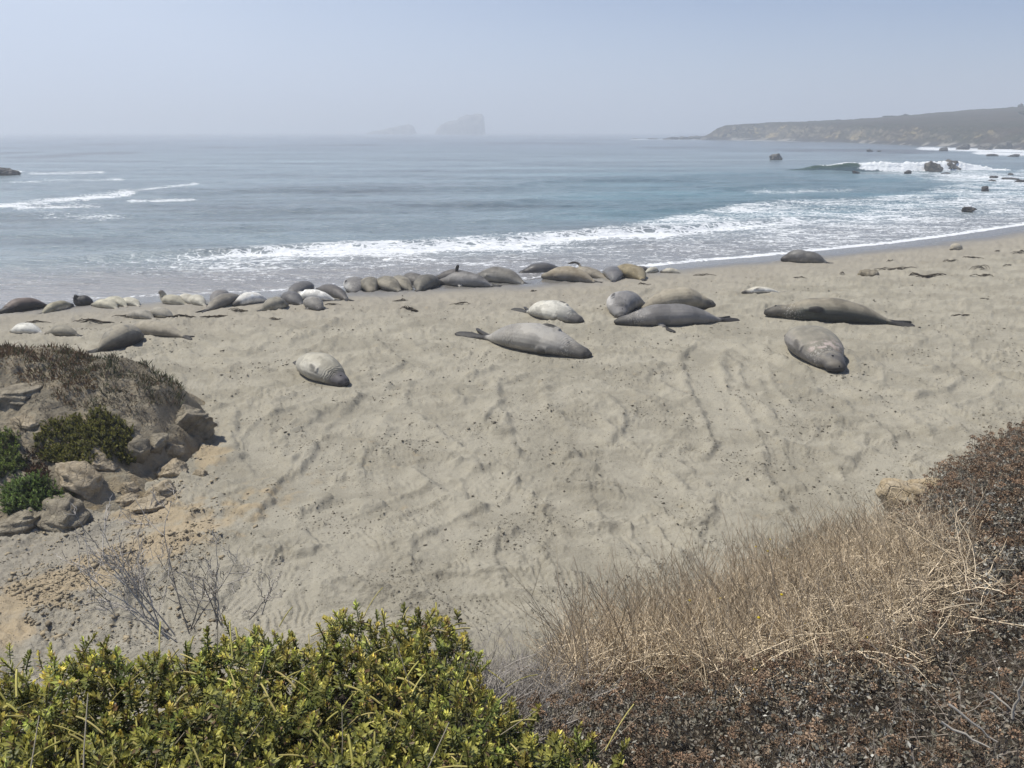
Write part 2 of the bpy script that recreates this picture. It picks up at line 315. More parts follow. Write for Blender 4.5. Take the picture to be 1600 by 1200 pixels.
for k in range(135):
    u, v = RNG.uniform(150, 1600), 430 + 480 * RNG.uniform(0, 1) ** 1.1
    p = ground_at(u, v)[:2]; a = RNG.normal(0.2, .9); n = 30; cv = RNG.normal(0, .35); ln = RNG.uniform(1.8, 5.5)
    an = a + cv * np.linspace(-1, 1, n) * 1.6 + .25 * np.sin(np.linspace(0, RNG.uniform(2, 7), n))
    st = np.stack([np.cos(an), np.sin(an)], 1) * ln / n
    TRACKS.append((p + np.cumsum(st, 0) - st.sum(0) / 2, RNG.uniform(.4, 1.0), RNG.uniform(.02, .055)))
for k in range(26):                                  # long drag trails towards the bluff
    p = ground_at(RNG.uniform(820, 1600) if k % 3 else RNG.uniform(330, 900), RNG.uniform(530, 800))[:2]; a = RNG.normal(-1.45, .35); n = 46; ln = RNG.uniform(4, 9)
    an = a + .5 * np.sin(np.linspace(0, RNG.uniform(2, 6), n) + RNG.uniform(0, 6)); st = np.stack([np.cos(an), np.sin(an)], 1) * ln / n
    TRACKS.append((p + np.cumsum(st, 0) - st.sum(0) / 2, RNG.uniform(.7, 1.15), RNG.uniform(.035, .06)))
PITS = [(*ground_at(RNG.uniform(120, 1600), 425 + 480 * RNG.uniform(0, 1))[:2], RNG.uniform(.15, .5), RNG.uniform(.02, .065), RNG.uniform(0, 6.28)) for _ in range(300)]
PITS += [(*ground_at(u, v)[:2], r, h, a) for u, v, r, h, a in [(440, 850, .6, -.13, 0), (790, 800, .5, .10, 1), (1360, 588, .35, .12, 1), (880, 790, .6, .12, 2), (310, 525, .5, -.12, 0), (230, 548, .6, -.16, 0)]]
def sand_height(x, y, detail=True):
    sh = x.shape; x = x.ravel(); y = y.ravel()
    d = shore_d(x, y); dry = sstep(1.2, 6.5, d) * 0.93 + .07
    wx, wy = x + .5 * perlin(x * .6, y * .6, 3), y + .5 * perlin(x * .6, y * .6, 4)
    h = .06 * fbm(wx * .33, wy * .42, 2, 21)
    h += .036 * (1 - np.abs(fbm(wx * .75, wy * 1.0, 3, 31)) * 2.0)            # crests between hollows
    h += .050 * fbm(wx * 1.9 + .6 * wy, wy * 2.8, 5, 41, .58)
    lump = sstep(.0, .5, fbm(x * .5, y * .5, 2, 77))
    h += .036 * np.abs(fbm(wx * 4.5, wy * 6.5, 4, 51, .6)) * (0.5 + 1.4 * lump)
    smooth = np.zeros_like(h); add = np.zeros_like(h)
    for P, wd, dp in TRACKS:
        lo, hi = P.min(0) - wd, P.max(0) + wd
        m = np.nonzero((x > lo[0]) & (x < hi[0]) & (y > lo[1]) & (y < hi[1]))[0]
        if not len(m): continue
        q = np.stack([x[m], y[m]], 1); best = np.full(len(m), 1e9); idx = np.zeros(len(m))
        for j in range(len(P)):
            dd = (q[:, 0] - P[j, 0]) ** 2 + (q[:, 1] - P[j, 1]) ** 2
            b = dd < best; best[b] = dd[b]; idx[b] = j
        s = np.sqrt(best) + .07 * perlin(q[:, 0] * 2.5, q[:, 1] * 2.5, 9); hw = wd / 2
        end = sstep(0, 3, idx) * sstep(len(P) - 1, len(P) - 4, idx)
        inside = sstep(hw * 1.05, hw * .7, s)
        e = -dp * inside + dp * .75 * np.exp(-((s - hw) / (.16 * wd)) ** 2)
        gv = np.cos((s + .03 * np.sin(idx * .7)) * 6.283 / (.14 + .06 * wd)); e += inside * .020 * (np.abs(gv) * 2 - 1) * (.65 + .35 * np.sin(idx * .5))
        add[m] += e * end; smooth[m] = np.maximum(smooth[m], inside * end)
    for (px_, py_, r, hh, a) in PITS:
        m = np.nonzero((np.abs(x - px_) < 3 * r) & (np.abs(y - py_) < 3 * r))[0]
        if not len(m): continue
        dx, dy = x[m] - px_, y[m] - py_; c_, s_ = math.cos(a), math.sin(a)
        q1, q2 = (dx * c_ + dy * s_) / r, (-dx * s_ + dy * c_) / (r * .65)
        rr = np.sqrt(q1 * q1 + q2 * q2) + .18 * perlin(x[m] * 4, y[m] * 4, 12)
        add[m] += -hh * np.exp(-rr * rr * 1.4) + hh * .6 * np.exp(-((rr - 1.25) / .35) ** 2) * (.6 + .4 * np.sin(np.arctan2(q2, q1) + a * 3))
    h = h * (1 - .65 * smooth) + .058 * np.tanh(add / .058)
    z = base_z(x, y) + h * dry
    for s in SEALS:                                                          # each seal has settled into the sand and pushed some up
        c_, s_ = s['dir'][0], s['dir'][1]; hl, hw = s['len'] * .5, s['W'] * .55
        m = np.nonzero((np.abs(x - s['c'][0]) < hl + 1.2) & (np.abs(y - s['c'][1]) < hl + 1.2))[0]
        if not len(m): continue
        dx, dy = x[m] - s['c'][0], y[m] - s['c'][1]
        a = (dx * c_ + dy * s_) / hl; b = (-dx * s_ + dy * c_) / hw
        e = np.sqrt(a * a + b * b)
        wgt = sstep(1.35, .85, e)
        z[m] = z[m] * (1 - wgt) + (s['z'] + .01) * wgt + (.055 * np.exp(-((e - 1.3) / .22) ** 2) * (s['W'] > .7) * (.5 + .8 * np.abs(perlin(x[m] * 2, y[m] * 2, 19))))
    return z.reshape(sh)

# rows and columns graded so that cells stay about as fine as the eye can tell from the bluff
N_R, N_C = 600, 1000
dd = 1 / np.linspace(1 / 5.2, 1 / 78.0, N_R)
tt = np.linspace(-1.12, 1.0, N_C)
Y = np.repeat(dd[:, None], N_C, 1); X = tt[None, :] * Y
Z = sand_height(X, Y)
xf, yf, zf = X.ravel(), Y.ravel(), Z.ravel()
sd = shore_d(xf, yf)
wetn = fbm(xf * .35, yf * .5, 3, 91)
wet = sstep(5.0, 1.6, sd + .5 * wetn)
damp = sstep(11, 4, sd + 1.2 * wetn)
n1 = fbm(xf * .5, yf * .7, 4, 61); n2 = fbm(xf * 3, yf * 3.5, 3, 65)
col = lerp(c3(.355, .328, .26), c3(.28, .258, .202), sstep(-.5, .6, n1 + .5 * n2)[:, None])
grey_l = sstep(-3.5, -7.5, xf + .6 * n1) * sstep(14, 10, yf + .5 * n1)
col = lerp(col, c3(.285, .258, .208), (.8 * grey_l)[:, None])
col = lerp(col, c3(.30, .272, .222), (damp * .75)[:, None])
col = lerp(col, c3(.165, .157, .142), wet[:, None])
# crumbled ochre sandstone spilling over the sand below the mound
pu, pv = proj(xf, yf, zf)
och = np.exp(-((pu - 120 + (pv - 900) * 1.5) / 130) ** 2 - ((pv - 900 + (pu - 120) * .36) / 32) ** 2)
och = np.maximum(och, .9 * np.exp(-((pu - 15) / 50) ** 2 - ((pv - 985) / 30) ** 2))
och = np.maximum(och, .8 * np.exp(-((pu - 250) / 90) ** 2 - ((pv - 800) / 30) ** 2))
och = np.maximum(och, .8 * np.exp(-((pu - 325) / 28) ** 2 - ((pv - 700) / 30) ** 2))
och *= (yf < 17)
och = sstep(.25, .65, och + .35 * n2 + .1 * n1)
col = lerp(col, c3(.45, .34, .195), (.6 * och)[:, None])
m = MT("dry_and_wet_sand")
base = m.attr("col")
fine = m.noise(55, 3, .7); mid = m.noise(7, 6, .65); spk = m.noise(26, 2, .5); patch = m.noise(.9, 3, .6)
c = m.mix(m.math('MULTIPLY', m.ramp(fine, .35, .75), .30), base, (.50, .46, .38), 'MIX')
c = m.mix(m.math('MULTIPLY', m.ramp(mid, .55, .8), .22), c, (.17, .15, .115))
c = m.mix(m.math('MULTIPLY', m.math('MULTIPLY', m.ramp(spk, .62, .70), m.ramp(patch, .42, .62)), .8), c, (.10, .088, .068))
c = m.mix(m.attr("wet", True), c, base)
wv = m.attr("wet", True)
rg = m.n("MapRange"); m.put(rg.inputs[0], wv); rg.inputs[3].default_value = .92; rg.inputs[4].default_value = .22
bs = m.n("MapRange"); m.put(bs.inputs[0], wv); bs.inputs[3].default_value = .75; bs.inputs[4].default_value = .03
ss = m.n("MapRange"); m.put(ss.inputs[0], wv); ss.inputs[3].default_value = .06; ss.inputs[4].default_value = .42
bp = m.n("Bump"); bp.inputs["Distance"].default_value = .07; m.l(bs.outputs[0], bp.inputs["Strength"])
m.l(m.math('ADD', mid, m.math('MULTIPLY', fine, .35)), bp.inputs["Height"])
m.set(col=c, rough=rg.outputs[0], nrm=bp.outputs[0], spec=ss.outputs[0])
beach = mk("beach", np.stack([xf, yf, zf], 1), grid_faces(N_R, N_C), m.m, attrs=dict(col=col, wet=wet))
tag(beach, kind="structure")

# ------------------------------------------------------------------ the sea
def sea_foam(u, v, d):
    """how much foam floats at a place; u, v = where it is seen from the bluff, d = metres offshore"""
    up = np.interp(u, [-300, 0, 200, 330, 500, 700, 850, 1000, 1100, 1180, 1350, 1450, 1600, 1900], [415, 412, 404, 393, 381, 369, 360, 345, 326, 315, 308, 296, 262, 230])
    lo = np.interp(u, [-300, 0, 250, 530, 830, 1080, 1400, 1600, 1900], [490, 474, 462, 450, 434, 410, 380, 352, 312])
    k = (v - up) / (lo - up)                                        # 0 at the outer edge of the foam, 1 at the water's edge
    st = np.interp(u, [-300, 0, 250, 350, 600, 900, 1200, 1600], [.08, .10, .14, .24, .30, .32, .33, .34])
    body = sstep(-.06, .08, k) * lerp(1.0, np.interp(u, [0, 400, 900, 1300, 1600], [.30, .35, .55, .72, .8]), sstep(.3, .95, k))
    fo = st * body * (v < lo + 6)
    fo += .55 * np.exp(-((d - .35) / .30) ** 2) * sstep(900, 1200, u)       # bright lip of the swash on the right
    fo += .18 * np.exp(-((d - .3) / .3) ** 2)
    def streak(u0, v0, u1, v1, wd, a):
        t = np.clip(((u - u0) * (u1 - u0) + (v - v0) * (v1 - v0)) / ((u1 - u0) ** 2 + (v1 - v0) ** 2), 0, 1)
        dist = np.abs(v - (v0 + t * (v1 - v0))) + .25 * np.abs(u - (u0 + t * (u1 - u0)))
        return a * np.exp(-(dist / wd) ** 2)
    for q in [(0, 322, 200, 303, 5, .55), (180, 305, 305, 287, 3, .36), (30, 325, 150, 322, 5, .4), (50, 271, 160, 269, 2.4, .42), (20, 284, 190, 280, 2.6, .30), (-100, 268, 30, 268, 2.6, .42),
              (205, 314, 300, 312, 2.5, .6), (60, 335, 180, 340, 8, .25), (1440, 232, 1620, 237, 2.6, .75), (1530, 239, 1700, 245, 3, .7), (1370, 258, 1600, 300, 14, .30), (1180, 300, 1320, 298, 6, .28),
              (985, 218, 1100, 218, 1.0, .34), (840, 217, 890, 217, .8, .2), (1150, 219, 1420, 223, .9, .45), (1480, 275, 1620, 285, 14, .42)]:
        fo = np.maximum(fo, streak(*q))
    return fo
N_R, N_C = 430, 760
dd = np.concatenate([1 / np.linspace(1 / 25.0, 1 / 420.0, N_R - 60), np.geomspace(440, 9000, 60)])
Y = np.repeat(dd[:, None], N_C, 1); X = np.linspace(-1.15, 1.02, N_C)[None, :] * Y
xf, yf = X.ravel(), Y.ravel(); dpt = -shore_d(xf, yf)
calm = sstep(.5, 7, dpt)
z = calm * (.075 * fbm(xf * .16, yf * .42, 3, 5) + .05 * fbm(xf * .5, yf * 1.1, 3, 8))
wob = 1.6 * perlin(xf * .07, yf * .05, 2)
for d0, h, wd, a, b in [(12.0, .34, 1.1, -26, 20), (24, .16, 2.6, -60, 60), (38, .2, 3.4, -90, 90), (60, .25, 5, -200, 80)]:
    e = dpt - d0 - wob * (d0 / 20)
    z += h * np.where(e < 0, np.exp(-(e / (wd * .55)) ** 2), np.exp(-(e / (wd * 1.5)) ** 2)) * sstep(a - 12, a + 8, xf) * sstep(b + 12, b - 8, xf)
pu, pv = proj(xf, yf, np.full_like(xf, SEA))
foam = sea_foam(pu, pv, dpt) * (.75 + .5 * sstep(-.6, .6, fbm(xf * .12, yf * .22, 3, 15)))
e12 = dpt - 12 - wob * .6
foam += .42 * np.exp(-((e12 + 1.2) / .9) ** 2) * sstep(-26, -12, xf) * sstep(30, 5, xf)
silt = sstep(17, 1.5, dpt + 2.5 * fbm(xf * .08, yf * .12, 2, 25)) * lerp(1.0, .75, sstep(800, 1500, pu))
teal = sstep(650, 1050, pu) * sstep(250, 285, pv) * sstep(360, 330, pv)
wc = lerp(c3(.19, .24, .26), c3(.11, .19, .215), teal[:, None])
far = sstep(250, 222, pv)
wc = lerp(wc, c3(.13, .165, .19), far[:, None])
wc = lerp(wc, c3(.26, .255, .25), silt[:, None])
kelp = sstep(.34, .52, fbm(xf * .012, yf * .0035 * 4, 3, 33)) * sstep(258, 240, pv) * sstep(209, 213, pv)
wc = lerp(wc, c3(.055, .045, .045), (.7 * kelp)[:, None])
slick = fbm(xf * .02, yf * .09, 4, 37) + .6 * fbm(xf * .09, yf * .35, 3, 39) * (yf < 200)
wc = wc * (1 + .38 * slick * (1 - .7 * silt))[:, None]
m = MT("sea_water")
warp = m.n("TexNoise"); warp.inputs["Scale"].default_value = .8; warp.inputs["Detail"].default_value = 3; m.l(m.co, warp.inputs["Vector"])
wm = m.n("VectorMath", operation='MULTIPLY_ADD'); m.l(warp.outputs["Color"], wm.inputs[0]); wm.inputs[1].default_value = (1.1, 1.1, 0); m.l(m.co, wm.inputs[2])
def vor(scale, stretch):
    mp = m.n("Mapping"); mp.inputs["Scale"].default_value = stretch; m.l(wm.outputs[0], mp.inputs[0])
    x = m.n("TexVoronoi"); x.voronoi_dimensions = '2D'; x.feature = 'DISTANCE_TO_EDGE'; x.inputs["Scale"].default_value = scale; m.l(mp.outputs[0], x.inputs["Vector"]); return x.outputs["Distance"]
fo = m.attr("foam", True)
mp_ = m.n("Mapping"); mp_.inputs["Scale"].default_value = (.42, 1.25, 1); mp_.inputs["Rotation"].default_value = (0, 0, -.30); m.l(wm.outputs[0], mp_.inputs[0])
e1 = m.math('MULTIPLY', m.math('ABSOLUTE', m.math('SUBTRACT', m.noise(.85, 5, .6, mp_.outputs[0], .6), .5)), 1.9); e2 = m.math('MULTIPLY_ADD', vor(2.1, (.8, 1.1, 1)), .8); e2.node.inputs[2].default_value = .03
e = m.math('MINIMUM', e1, e2)
bub = m.noise(3.5, 4, .65)
thr = m.math('MULTIPLY_ADD', fo, .36); thr.node.inputs[2].default_value = -.045
val = m.math('ADD', m.math('SUBTRACT', thr, e), m.math('MULTIPLY', m.math('SUBTRACT', bub, .5), .30))
mask = m.ramp(val, -.015, .055)
rip = m.mapping((.55, 1.3, 1)); r1 = m.noise(1.1, 5, .6, rip); r2 = m.noise(5.0, 3, .6, rip); r3 = m.noise(.22, 3, .5, rip)
hgt = m.math('ADD', m.math('ADD', m.math('MULTIPLY', r1, 1.0), m.math('MULTIPLY', r2, .22)), m.math('MULTIPLY', r3, 2.0))
nb = m.bump(hgt, 1.0, .40); nf = m.bump(bub, .6, .06, nb)
nn = m.n("Mix", data_type='VECTOR'); m.l(mask, nn.inputs["Factor"]); m.l(nb, nn.inputs["A"]); m.l(nf, nn.inputs["B"])
thin = m.math('MULTIPLY', m.ramp(fo, .05, .9), .30)
c = m.mix(thin, m.attr("col"), (.50, .53, .55))
c = m.mix(m.math('MULTIPLY', mask, .9), c, (.80, .82, .83))
m.set(col=c, rough=m.math('MULTIPLY_ADD', mask, .75), nrm=nn.outputs["Result"], ior=1.33, spec=.5)
m.p.inputs["Roughness"].links[0].from_node.inputs[2].default_value = .18
M_SEA = m.m
sea = mk("sea", np.stack([xf, yf, SEA + z], 1), grid_faces(N_R, N_C), M_SEA, attrs=dict(col=wc, foam=foam))
tag(sea, kind="structure")
# the wave breaking on the rocks
xw = np.linspace(40, 88, 240); yw = np.linspace(-7, 6, 60)
XW, YW = np.meshgrid(xw, yw); x_, y_ = XW.ravel(), YW.ravel()
yc = 139 + .08 * (x_ - 60) + .8 * np.sin(x_ * .25)
hgt_ = 1.45 * sstep(42, 60, x_) * sstep(88, 78, x_) * (1 + .18 * perlin(x_ * .35, y_ * 0, 4))
prof = np.where(y_ < 0, np.exp(-(y_ / 1.1) ** 2), np.exp(-(y_ / 2.8) ** 2))
brk = sstep(59, 63, x_ + .8 * perlin(x_ * .8, y_ * .8, 5)) * sstep(.12, .4, prof)
zz = SEA - .10 + hgt_ * prof + brk * .35 * np.abs(fbm(x_ * 1.1, y_ * 1.1, 3, 6)) + .06 * fbm(x_ * .5, y_ * 1.1, 3, 8)
lip = np.exp(-((y_ - .2) / .5) ** 2) * sstep(50, 56, x_) * .55
wcol = lerp(c3(.05, .085, .10), c3(.045, .085, .06), (sstep(.3, .9, prof))[:, None])
wave = mk("breaking_wave", np.stack([x_, y_ + yc, zz], 1), grid_faces(60, 240), M_SEA, attrs=dict(col=wcol, foam=np.maximum(brk * 1.7, lip) + .35 * sstep(60, 66, x_) * (y_ < 0) * sstep(-7, -4, y_)))
tag(wave, kind="structure")

# ------------------------------------------------------------------ rocks
import bmesh
_ico = {}
def ico(sub):
    if sub not in _ico:
        bm = bmesh.new(); bmesh.ops.create_icosphere(bm, subdivisions=sub, radius=1)
        _ico[sub] = (np.array([v.co[:] for v in bm.verts]), np.array([[v.index for v in f_.verts] for f_ in bm.faces])); bm.free()
    return _ico[sub]
def rock_geo(seed, dims, sub=4, cuts=14, rough=.16, strata=0.0):
    V, Fc = ico(sub); V = V.copy(); r = np.random.default_rng(seed)
    for _ in range(cuts):
        n = r.normal(size=3); n[2] *= .8; n /= np.linalg.norm(n); k = r.uniform(.55, .9)
        s = V @ n; over = s > k; V[over] -= np.outer(s[over] - k, n) * .93
    p = V * 1.6 + r.uniform(0, 50, 3)
    dsp = rough * fbm3(p, 3, seed) + .5 * rough * (1 - 2 * np.abs(fbm3(p * 2.3, 3, seed + 9)))
    if strata: dsp += strata * np.sin((V @ np.array([.25, .15, 1.0])) * 17 + 4 * fbm3(p * .6, 2, seed + 5))
    V = V * (1 + dsp)[:, None]
    return V * np.array(dims), Fc
def rock_mat(name, dark, light, scale=3.0, bump=.6, lichen=None, rough=.9):
    m = MT(name); a = m.noise(scale, 6, .6); b = m.noise(scale * 5, 5, .65); v = m.n("TexVoronoi"); v.inputs["Scale"].default_value = scale * 1.6; v.feature = 'DISTANCE_TO_EDGE'; m.l(m.co, v.inputs["Vector"])
    c = m.mix(m.ramp(a, .3, .7), dark, light); c = m.mix(m.math('MULTIPLY', m.ramp(b, .5, .8), .5), c, tuple(x * .45 for x in dark))
    if lichen: c = m.mix(m.math('MULTIPLY', m.ramp(m.noise(scale * 1.3, 3), .55, .7), .7), c, lichen)
    h = m.math('ADD', m.math('MULTIPLY', a, 1.0), m.math('MULTIPLY', b, .5)); h = m.math('ADD', h, m.math('MULTIPLY', m.ramp(v.outputs["Distance"], 0, .06), .25))
    m.set(col=c, rough=rough, nrm=m.bump(h, bump, .12 / scale * 3), spec=.12 if rough > .8 else .35); return m.m
M_SROCK = rock_mat("wet_dark_sea_rock", (.035, .033, .032), (.085, .078, .068), 1.2, rough=.55)
M_BROCK = rock_mat("barnacled_sea_rock", (.07, .063, .055), (.17, .155, .13), 1.0, rough=.75)
ROCKS = [  # u, v (waterline), width m, height m, label
 (1216, 250, 3.0, 1.25, "lone pointed brown rock standing in the sea left of the breaking wave", 1),
 (1436, 264, 2.6, 1.0, "low dark rock at the left of the rock group in the surf", 0),
 (1459, 268.5, 2.3, 1.55, "rounded dark boulder in the middle of the rock group in the surf", 1),
 (1486, 267, 3.7, 1.6, "largest block of the rock group in the surf, flat topped", 1),
 (1421, 272, 1.2, .5, "small dark rock awash left of and below the surf rock group", 0),
 (1480, 273, 1.6, .38, "flat dark rock awash right under the largest surf rock", 0),
 (1338, 271, 1.3, .35, "tiny dark rock under the curl of the breaking wave", 0),
 (1516, 331, 1.15, .36, "dark rock in the foam nearest the beach on the right", 0),
 (1541, 299, .95, .55, "pointed dark rock standing in foam near the right edge", 0),
 (1556, 279, 1.5, .38, "flat dark rock above the pointed one near the right edge", 0),
 (1551, 284, 1.1, .25, "low thin rock between the flat rock and the pointed rock", 0),
 (1580, 274, .8, .32, "small dark rock near the right edge, level with the surf group", 0),
 (1585, 281, 2.4, .25, "long reddish-brown reef slab awash at the right edge", 0),
 (1603, 285, 1.6, .3, "dark reef rock cut off by the right edge of the picture", 0),
 (3, 274, 3.4, .9, "dark rock in the sea cut off by the left edge of the picture", 0),
 (1360, 237, 2.1, .75, "small rock in the bay below the headland, larger of a pair", 0),
 (1374, 237, 1.3, .5, "small rock in the bay below the headland, smaller of a pair", 0),
 (1477, 236, 3.2, 1.1, "low rock among the reef streaks under the yellow cliff", 0),
 (1507, 234, 5.5, 1.6, "dark reef rock at the left of the white water under the headland", 0),
 (1545, 234, 7.5, 2.1, "broad rough reef rock with white water in front, near the right edge", 1),
 (1575, 233, 7.0, 2.6, "tall reef rock behind white water, second from the right edge", 1),
 (1604, 233, 7.0, 2.4, "reef rock at the far right edge behind white water", 1),
 (1555, 244, 3.0, .6, "rock awash in the white water below the reef", 0),
 (1588, 245, 3.4, .6, "flat rock awash in white water at the right edge", 0),
 (1050, 218, 13.0, 1.7, "low rock off the tip of the headland, farthest out to sea", 0),
 (1070, 218, 9.0, 2.2, "pointed rock off the headland tip, second from the sea", 0),
 (1091, 218, 15., 3.2, "tall pointed rock touching the headland tip", 0),
 (1022, 217.5, 9.0, .8, "rock awash left of the headland tip, larger one", 0),
 (994, 217, 6.0, .6, "tiny rock awash farthest left of the headland tip", 0)]
for i, (u, v, wd, ht, lab, mt) in enumerate(ROCKS):
    p = at_z(u, v, SEA); r = np.random.default_rng(100 + i)
    V, Fc = rock_geo(300 + i * 7, (wd * .56, wd * .42, ht * .9), 4 if wd * F_PX / p[1] > 18 else 3, rough=.34)
    V[:, 2] += ht * .18
    o = mk("sea_rock", V, Fc, M_BROCK if mt else M_SROCK, smooth=False, loc=(p[0], p[1] + wd * .3, SEA)); o.rotation_euler[2] = r.uniform(-.5, .5)
    tag(o, lab, "rock", "rocks standing in the sea")

# ------------------------------------------------------------------ sea stacks in the fog
M_STACK = rock_mat("guano_streaked_stack", (.10, .09, .08), (.30, .28, .24), .08, .5)
def stack(px, dist, depth, lab, seed):
    P = np.array([at_y(u, v, dist) for u, v in px]); n, q = 90, 40
    s = np.linspace(0, 1, n); xx = np.interp(s, np.linspace(0, 1, len(P)), P[:, 0]); hz = np.interp(s, np.linspace(0, 1, len(P)), P[:, 2])
    qq = np.linspace(-1, 1, q); S, Q = np.meshgrid(np.arange(n), qq)
    x = xx[S].ravel(); d = Q.ravel(); h = np.maximum(hz[S].ravel() - SEA, 1.0)
    zz = SEA - 2 + (h + 2) * (1 - np.abs(d) ** 5) * (1 + .10 * fbm(x * .05, d * 2, 3, seed)) * np.where(np.abs(d) > .999, 0, 1)
    yy = dist + d * depth * (1 + .15 * fbm(x * .06, zz * .06, 3, seed + 3))
    o = mk("sea_stack", np.stack([x, yy, zz], 1), grid_faces(q, n), M_STACK, smooth=False); tag(o, lab, "sea stack", "sea stacks in the fog")
stack([(681, 208), (684, 202), (690, 194), (703, 190.5), (714, 188.5), (719, 184), (730, 181), (746, 179.5), (753, 180), (756, 185), (757, 196), (758, 208)], 1750, 36, "larger flat-topped sea stack fading into the fog on the horizon", 4)
stack([(576, 208), (584, 205), (598, 203.5), (612, 200), (625, 196.5), (638, 195), (645, 197), (649, 208)], 1820, 36, "smaller wedge-shaped sea stack left of the larger one in the fog", 8)

# ------------------------------------------------------------------ headland
U = np.linspace(1094, 2050, 560)
vw = np.interp(U, [1094, 1200, 1320, 1400, 1520, 1600, 2050], [218.6, 219.6, 222.5, 226, 231, 234, 262])
dw = np.array([at_z(u, v, SEA)[1] for u, v in zip(U, vw)])
ve = np.interp(U, [1094, 1108, 1120, 1133, 1160, 1220, 1300, 1400, 1500, 1600, 2050], [217.5, 210, 202, 197, 194.5, 193, 195, 198, 201, 203, 205])      # cliff edge
vr = np.interp(U, [1094, 1108, 1120, 1133, 1200, 1270, 1330, 1400, 1500, 1600, 2050], [216, 209, 201, 196, 191.5, 189.5, 186.5, 181.5, 172.5, 166, 150])   # skyline
de = dw + np.interp(U, [1094, 1130, 1600, 2050], [12, 26, 34, 34]); dr = de + np.interp(U, [1094, 1150, 1300, 1600, 2050], [15, 40, 110, 230, 300])
cols = []
for i, u in enumerate(U):
    ee, rr = at_y(u, ve[i], de[i]), at_y(u, vr[i], dr[i]); sx = ee[0] / ee[1]
    pts = []
    for k in np.linspace(0, 1, 46):                                   # shore, cliff
        y = lerp(dw[i] - 3, de[i], k); t = sstep(.18, 1.0, k)
        pts.append((sx * y, y, lerp(SEA - .8, ee[2], .12 * min(1, k / .2) + .88 * t ** .85)))
    for k in np.linspace(.02, 1, 50):                                 # the grassy top rising to the skyline
        y = lerp(de[i], dr[i], k); pts.append((sx * y, y, lerp(ee[2], rr[2], k ** .85)))
    for k in (1.1, 1.4, 2.0): pts.append((sx * lerp(de[i], dr[i], k), lerp(de[i], dr[i], k), rr[2] - (k - 1) * 6))
    cols.append(pts)
P = np.array(cols).transpose(1, 0, 2); nr, nc = P.shape[:2]; P = P.reshape(-1, 3)
row = np.repeat(np.arange(nr), nc)
cl = sstep(3, 12, row) * sstep(56, 40, row)
gul = fbm(P[:, 0] * .06, P[:, 1] * .035, 4, 13)
P[:, 1] += cl * (8.0 * gul + 2.2 * fbm(P[:, 0] * .25, P[:, 2] * .3, 3, 14)); P[:, 2] += cl * 1.0 * fbm(P[:, 0] * .3, P[:, 1] * .2, 4, 15) * np.clip(P[:, 2] / 3, 0, 1)
top = sstep(44, 52, row); P[:, 2] += top * (.35 * fbm(P[:, 0] * .08, P[:, 1] * .08, 3, 16) + .5 * sstep(.25, .6, fbm(P[:, 0] * .05, P[:, 1] * .03, 3, 17)) * sstep(.0, .5, fbm(P[:, 0] * .4, P[:, 1] * .3, 2, 18)))
m = MT("headland_scrub_and_cliff")
geo = m.n("NewGeometry"); sx_ = m.n("SeparateXYZ"); m.l(geo.outputs["Normal"], sx_.inputs[0]); px_ = m.n("SeparateXYZ"); m.l(m.co, px_.inputs[0])
n_big = m.noise(.035, 5, .6); n_mid = m.noise(.22, 5, .65); n_fin = m.noise(1.1, 4, .65)
grass = m.mix(m.ramp(n_big, .35, .65), (.062, .046, .030), (.036, .036, .018))
grass = m.mix(m.math('MULTIPLY', m.ramp(n_mid, .5, .7), .75), grass, (.018, .022, .013))
rock = m.mix(m.ramp(n_mid, .35, .65), (.040, .036, .030), (.24, .20, .13))
rock = m.mix(m.math('MULTIPLY', m.ramp(m.noise(.06, 3), .52, .66), .8), rock, (.40, .31, .15))
rock = m.mix(m.math('MULTIPLY', m.ramp(n_fin, .45, .75), .6), rock, (.045, .042, .036))
steep = m.math('ADD', sx_.outputs[2], m.math('MULTIPLY', m.math('SUBTRACT', n_mid, .5), .55))
c = m.mix(m.ramp(steep, .55, .82), rock, grass)
low = m.ramp(m.math('ADD', px_.outputs[2], m.math('MULTIPLY', m.math('SUBTRACT', n_mid, .5), 3.0)), 1.6, .4)
c = m.mix(low, c, m.mix(m.ramp(m.noise(.07, 2), .5, .6), (.045, .042, .04), (.27, .25, .215)))
m.set(col=c, rough=.95, nrm=m.bump(m.math('ADD', n_mid, m.math('MULTIPLY', n_fin, .6)), .9, 1.6), spec=.05)
head = mk("headland", P, grid_faces(nr, nc), m.m); tag(head, kind="structure")
HEAD_P = P.reshape(nr, nc, 3)
def hill_hit(u, v):
    j = int(np.argmin(np.abs(U - u))); q = HEAD_P[:, j]; uu, vv = proj(q[:, 0], q[:, 1], q[:, 2]); ok = np.nonzero(vv[40:96] <= v)[0]
    return q[40 + (ok[0] if len(ok) else int(np.argmin(vv[40:96])))]
